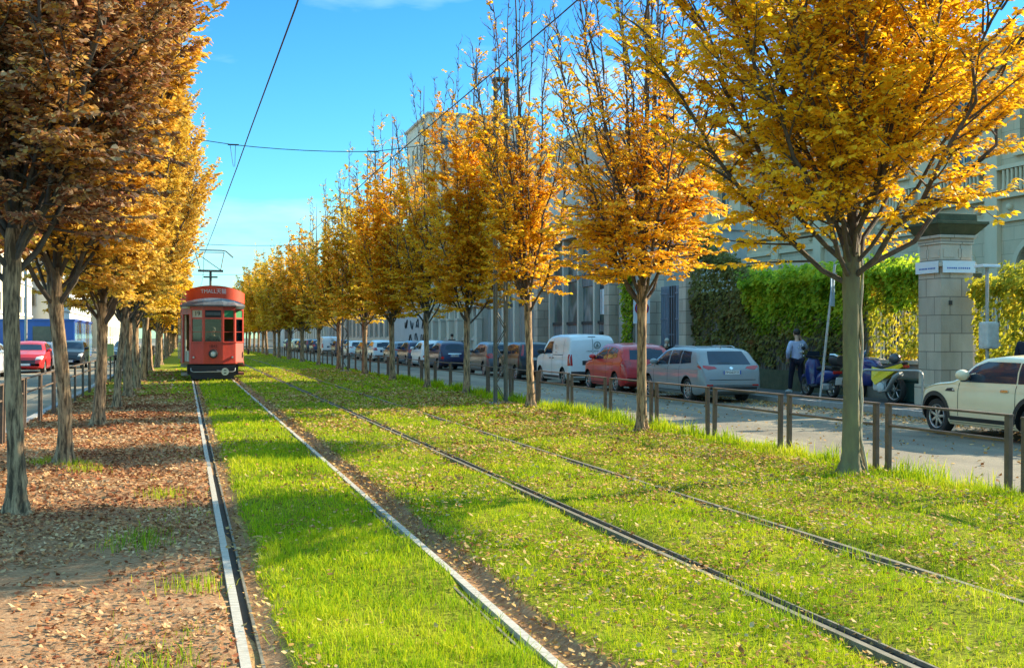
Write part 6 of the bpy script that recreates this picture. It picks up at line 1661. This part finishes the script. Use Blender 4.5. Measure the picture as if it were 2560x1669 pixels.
    kk = dict(pel=tuple(Vector(j['pel']) + Vector((0, 0, .02))), lh=j['lh'], lk=j['lk'], la=V('lk', 'la', .94), rh=j['rh'], rk=j['rk'], ra=V('rk', 'ra', .94))
    wear('trousers', kk, [('pel', 'lh'), ('lh', 'lk'), ('lk', 'la'), ('pel', 'rh'), ('rh', 'rk'), ('rk', 'ra')], dict(pel=(.15, .12), lh=.105, lk=.075, la=.062, rh=.105, rk=.075, ra=.062), legs)
    for pre in ('l', 'r'):
        a_, t_ = Vector(j[pre + 'a']), Vector(j[pre + 't']); dv = (t_ - a_); b = MB(); fl = Vector((dv.x, dv.y, dv.z))
        b.tube([a_ + Vector((0, -.05, -.02)) - fl * .15, a_ + Vector((0, 0, -.015)), a_.lerp(t_, .55) + Vector((0, 0, .002)), t_ + fl * .18 + Vector((0, 0, .012)), t_ + fl * .36 + Vector((0, 0, .01))], [.036, .056, .05, .042, .02], 10)
        b.build('shoe', shoe, root)
    hb = Vector(j['hd1']); b = MB(); b.ball(tuple(hb + Vector((0, -.018, .035))), (.098, .108, .098), 0, 18, 12)
    if hair_len: b.ball(tuple(hb + Vector((0, -.05, -.05))), (.092, .07, .09 + hair_len), 0, 16, 10)
    b.build('hair', hair, root)
    if scarf:
        b = MB(); b.lathe([(.07, 1.43), (.115, 1.45), (.12, 1.50), (.085, 1.55)], 16, 'z', 0, (0, .01, 0)); b.build('scarf', scarf, root)
    if bag:
        MB().cbox((0, -.20, 1.22), (.32, .19, .46), bev=.06).build('backpack', bag, root)
    if phone:
        w_ = Vector(j['rw']); e_ = Vector(j['re']); d = (w_ - e_).normalized()
        b = MB(); b.cbox(tuple(w_ + d * .10 + Vector((-.035, 0, 0))), (.02, .075, .14), bev=.006); b.build('phone', M['black'], root)
    return root
walk = dict(lk=(-.10, .16, .52), la=(-.10, .05, .13), lt=(-.105, .19, .05), rk=(.10, -.02, .50), ra=(.10, -.30, .16), rt=(.105, -.17, .04))
WALK2 = dict(lh=(-.095, .02, .90), lk=(-.11, .14, .50), la=(-.11, .20, .09), lt=(-.12, .36, .05), rh=(.095, -.02, .90), rk=(.10, .0, .49), ra=(.11, -.22, .13), rt=(.12, -.08, .03))
p1 = person((16.35, 29.4, .02), R(-2), 'person in a lavender-blue printed sweater walking away with a phone at the ear', dict(WALK2, re=(.33, .10, 1.22), rw=(.17, .10, 1.50), le=(-.27, -.02, 1.14), lw=(-.20, .14, .96)), C_BLUE, C_NAVY, C_SHOE, phone=True, s=1.02)
b = MB()
for (x, z, w_, h_) in ((.04, 1.34, .035, .09), (.10, 1.32, .03, .10), (-.02, 1.27, .03, .06), (.06, 1.15, .06, .07), (.12, 1.16, .05, .06), (.0, 1.14, .04, .05), (.13, 1.05, .05, .05), (.05, 1.03, .03, .04)):
    b.cbox((x, -.125 + .12 * x * x * 4, z), (w_ * .8, .03, h_ * .8), bev=.012)
b.build('sweater_print', M['white'], p1)
p2 = person((16.3, 45.2, .02), R(8), 'person with a dark backpack walking behind the white van', WALK2, C_NAVY, C_DARK, C_DARK, bag=C_PACK, s=1.03)
p3 = person((16.2, 38.2, .02), R(165), 'short person with a pale headscarf and dark coat holding a phone', dict(re=(.27, .1, 1.15), rw=(.10, .24, 1.42)), C_DARK, C_DARK, C_DARK, hair=C_SCARF, hair_len=.05, s=.87, scarf=C_SCARF, phone=True)
p4 = person((16.55, 20.35, .02), R(-75), 'person in a dark navy jacket at the picture edge behind the cream car', WALK2, C_NAVY, C_DARK, C_DARK, s=1.03)
p5 = person((16.3, 73.0, .02), R(5), 'distant pedestrian whose dark head shows above the navy hatchback', WALK2, C_DARK, C_DARK, C_DARK, s=1.02)
p6 = copy_tree(p5); p6.location = (16.1, 80.5, .02); tag(p6, 'distant pedestrian beside the pale stone building farther down the pavement')
# the tram driver
p7 = person((1.03, TY + .95, .55), R(180), 'tram driver in dark blue sitting behind the middle front window',
   dict(pel=(0, 0, .62), sp=(0, .02, .82), ch=(0, .05, 1.0), nk=(0, .05, 1.14), hd0=(0, .08, 1.22), hd1=(0, .09, 1.31), hd2=(0, .075, 1.38), ls=(-.185, .04, 1.07), rs=(.185, .04, 1.07), le=(-.26, .14, .84), re=(.26, .14, .84), lw=(-.16, .36, .80), rw=(.16, .36, .80),
        lh=(-.095, .05, .60), rh=(.095, .05, .60), lk=(-.12, .45, .58), rk=(.12, .45, .58), la=(-.12, .46, .19), ra=(.12, .46, .19), lt=(-.12, .6, .14), rt=(.12, .6, .14)), C_TEAL, C_DARK, C_DARK, hair=pm('hair_grey', (.16, .14, .12), (.10, .09, .08), rough=.7))
t = empty('driver_seat', (1.03, TY + .98, .66), 0, 'dark seat the tram driver sits on', 'seat')
MB().cbox((0, 0, .42), (.42, .42, .08), bev=.02).build('cushion', M['black'], t); MB().tube([(0, 0, 0), (0, 0, .4)], .05, 8).build('stand', M['galv'], t)

# ------------------------------------------------------------------ scooter, motorbike
SC_BLUE = paint('scooter_navy', (.014, .03, .16)); BK_YEL = paint('bike_yellow', (.78, .58, .02)); BK_BLUE = paint('bike_navy', (.012, .022, .15))
def bike_wheel(r, wd, root, x, front=True):
    b = MB(); b.lathe([(r * .78, -wd / 2), (r * .95, -wd / 2), (r, -wd * .2), (r, wd * .2), (r * .95, wd / 2), (r * .78, wd / 2), (r * .78, -wd / 2)], 28, 'y', 0, (x, 0, r)); t_ = b.build('wheel', M['tyre'], root)
    b = MB(); b.lathe([(r * .70, -wd * .3), (r * .80, -wd * .35), (r * .80, wd * .35), (r * .70, wd * .3), (r * .70, -wd * .3)], 24, 'y', 0, (x, 0, r)); b.lathe([(0, -.05), (.05, -.05), (.05, .05), (0, .05)], 12, 'y', 0, (x, 0, r))
    for k in range(6):
        a = k * math.pi / 3; b.tube([(x + .04 * math.cos(a), 0, r + .04 * math.sin(a)), (x + r * .74 * math.cos(a), 0, r + r * .74 * math.sin(a))], .012, 5)
    b.build('rim', M['alloy'], t_)
def loft(b, secs, n=14, mi=0):
    """secs: (x, z, half width, half height) superellipse sections along a bike"""
    vs = []; fs = []
    for (x, z, w_, h_) in secs:
        for k in range(n):
            a = 2 * math.pi * k / n; c, s_ = math.cos(a), math.sin(a)
            vs.append((x, w_ * math.copysign(abs(c) ** .7, c), z + h_ * math.copysign(abs(s_) ** .7, s_)))
    for i in range(len(secs) - 1):
        for k in range(n): fs.append((i * n + k, i * n + (k + 1) % n, (i + 1) * n + (k + 1) % n, (i + 1) * n + k))
    fs += [tuple(range(n))[::-1], tuple(range(len(vs) - n, len(vs)))]
    b.add(vs, fs, mi, True); return b
sc = empty('scooter', (16.3, 27.45, .02), R(90), 'dark blue scooter with a silver-lidded top box parked beside the leaning pole', 'scooter')
bike_wheel(.27, .12, sc, 1.30); bike_wheel(.25, .13, sc, 0)
loft(MB(), [(-.22, .62, .08, .05), (-.05, .60, .15, .13), (.25, .55, .18, .20), (.50, .48, .17, .17), (.62, .38, .15, .10)]).build('rear_body', SC_BLUE, sc)
loft(MB(), [(.55, .30, .16, .05), (.80, .27, .17, .05), (.98, .32, .17, .06)]).build('footboard', M['black'], sc)
b = MB(); b.tube([(.95, 0, .30), (1.02, 0, .55), (1.00, 0, .85), (.97, 0, 1.0)], [.17, .20, .21, .13], 12); b.build('leg_shield', SC_BLUE, sc)
loft(MB(), [(1.08, .44, .06, .06), (1.25, .56, .09, .05), (1.45, .52, .08, .05), (1.54, .42, .06, .04)]).build('front_mudguard', SC_BLUE, sc)
loft(MB(), [(-.15, .74, .12, .05), (.1, .78, .15, .06), (.4, .77, .16, .06), (.62, .74, .12, .05)]).build('seat', M['black'], sc)
b = MB(); b.tube([(.97, 0, .98), (.95, 0, 1.06)], .05, 8); b.tube([(.85, -.33, 1.08), (.93, -.15, 1.06), (.93, .15, 1.06), (.85, .33, 1.08)], .02, 8); b.build('handlebar', M['black'], sc)
for sg in (-1, 1):
    b = MB(); b.tube([(.92, sg * .22, 1.08), (.97, sg * .30, 1.25)], .008, 6); b.ball((.97, sg * .31, 1.29), (.02, .065, .045), 0, 12, 8); b.build('mirror', M['black'], sc)
MB().add([(1.02, -.2, 1.02), (1.02, .2, 1.02), (.96, .17, 1.2), (.96, -.17, 1.2), (1.03, -.2, 1.02), (1.03, .2, 1.02), (.97, .17, 1.2), (.97, -.17, 1.2)], [(0, 1, 2, 3), (4, 7, 6, 5), (0, 4, 5, 1), (3, 2, 6, 7), (0, 3, 7, 4), (1, 5, 6, 2)]).build('windshield', M['glass'], sc)
tbx = loft(MB(), [(-.48, .98, .16, .12), (-.40, .98, .21, .15), (-.18, .98, .22, .15), (-.06, .98, .16, .12)]).build('top_box', M['black'], sc)
b = MB(); loft(b, [(-.47, 1.08, .15, .03), (-.38, 1.12, .2, .05), (-.18, 1.12, .2, .05), (-.08, 1.08, .14, .03)]); b.build('lid', M['chrome'], tbx)
MB().cbox((-.24, 0, .66), (.05, .26, .08), bev=.015).build('tail_light', M['tail'], sc); MB().cbox((-.30, 0, .44), (.012, .18, .2), rot=Matrix.Rotation(R(-18), 3, 'Y')).build('number_plate', M['plate'], sc)
MB().tube([(.25, -.2, .28), (-.25, -.23, .34)], [.05, .065], 10).build('exhaust', M['galv'], sc); MB().cbox((.15, .1, .28), (.36, .16, .18), bev=.05).build('engine', M['galv'], sc)
mb = empty('motorbike', (16.45, 24.85, .02), R(98), 'navy and yellow motorbike with white engine covers beside the hoop rail', 'motorbike')
bike_wheel(.31, .12, mb, 1.38); bike_wheel(.31, .15, mb, 0)
loft(MB(), [(1.42, .80, .06, .08), (1.30, .82, .17, .24), (1.05, .72, .2, .36), (.85, .66, .17, .3), (.75, .64, .10, .2)]).build('fairing', BK_BLUE, mb)
loft(MB(), [(.55, .82, .12, .06), (.72, .90, .17, .12), (.95, .92, .17, .13), (1.1, .88, .12, .1)]).build('tank', BK_BLUE, mb)
loft(MB(), [(-.35, .96, .07, .03), (-.05, .90, .13, .05), (.3, .82, .14, .06), (.6, .84, .11, .05)]).build('seat', M['black'], mb)
b = MB()
for sg in (-1, 1): b.add([(.62, sg * .19, .86), (.28, sg * .185, .80), (-.32, sg * .12, .95), (-.36, sg * .10, .88), (.15, sg * .19, .60), (.5, sg * .205, .42), (.62, sg * .205, .55)], [(0, 1, 2, 3, 4, 5, 6) if sg > 0 else (6, 5, 4, 3, 2, 1, 0)])
o = b.build('side_panel', BK_YEL, mb); md = o.modifiers.new('t', 'SOLIDIFY'); md.thickness = .02
b = MB(); b.cbox((.45, 0, .42), (.42, .3, .3), bev=.07); b.ball((.35, -.16, .36), (.13, .06, .13)); b.ball((.35, .16, .36), (.13, .06, .13)); b.build('engine', C_SHOE, mb)
b = MB(); b.tube([(.4, .16, .25), (.1, .18, .3), (-.2, .2, .62), (-.42, .2, .72)], [.03, .04, .065, .065], 10); b.build('exhaust', M['galv'], mb)
b = MB(); b.tube([(1.38, .1, .31), (1.16, .1, 1.0)], .028, 8); b.tube([(1.38, -.1, .31), (1.16, -.1, 1.0)], .028, 8); b.tube([(1.0, -.36, 1.03), (1.14, -.2, 1.06), (1.14, .2, 1.06), (1.0, .36, 1.03)], .018, 8); b.build('fork', M['galv'], mb)
MB().add([(1.36, -.13, 1.0), (1.36, .13, 1.0), (1.18, .12, 1.25), (1.18, -.12, 1.25), (1.345, -.13, 1.0), (1.345, .13, 1.0), (1.165, .12, 1.25), (1.165, -.12, 1.25)], [(0, 1, 2, 3), (4, 7, 6, 5), (0, 4, 5, 1), (3, 2, 6, 7), (0, 3, 7, 4), (1, 5, 6, 2)]).build('windshield', M['blue_glass'], mb)
MB().cbox((-.36, 0, .88), (.05, .16, .07), bev=.015).build('tail_light', M['tail'], mb)
hm = empty('helmet', (16.25 - .0, 25.0, 1.06), R(100), 'dark grey helmet with a red patch resting on the motorbike seat', 'helmet')
hm.location = mb.location + Vector((math.cos(R(98)) * .02, math.sin(R(98)) * .02, 1.055))
b = MB(); b.ball((0, 0, 0), (.155, .125, .135), 0, 22, 14); b.build('shell', pm('helmet_shell', (.03, .034, .045), (.05, .055, .07), rough=.3, coat=.5), hm)
b = MB(); b.ball((-.055, -.055, .04), (.085, .08, .06), 0, 14, 10); b.build('red_patch', M['tail'], hm); b = MB(); b.ball((.065, 0, -.005), (.105, .115, .06), 0, 16, 10); b.build('visor', M['glass'], hm)
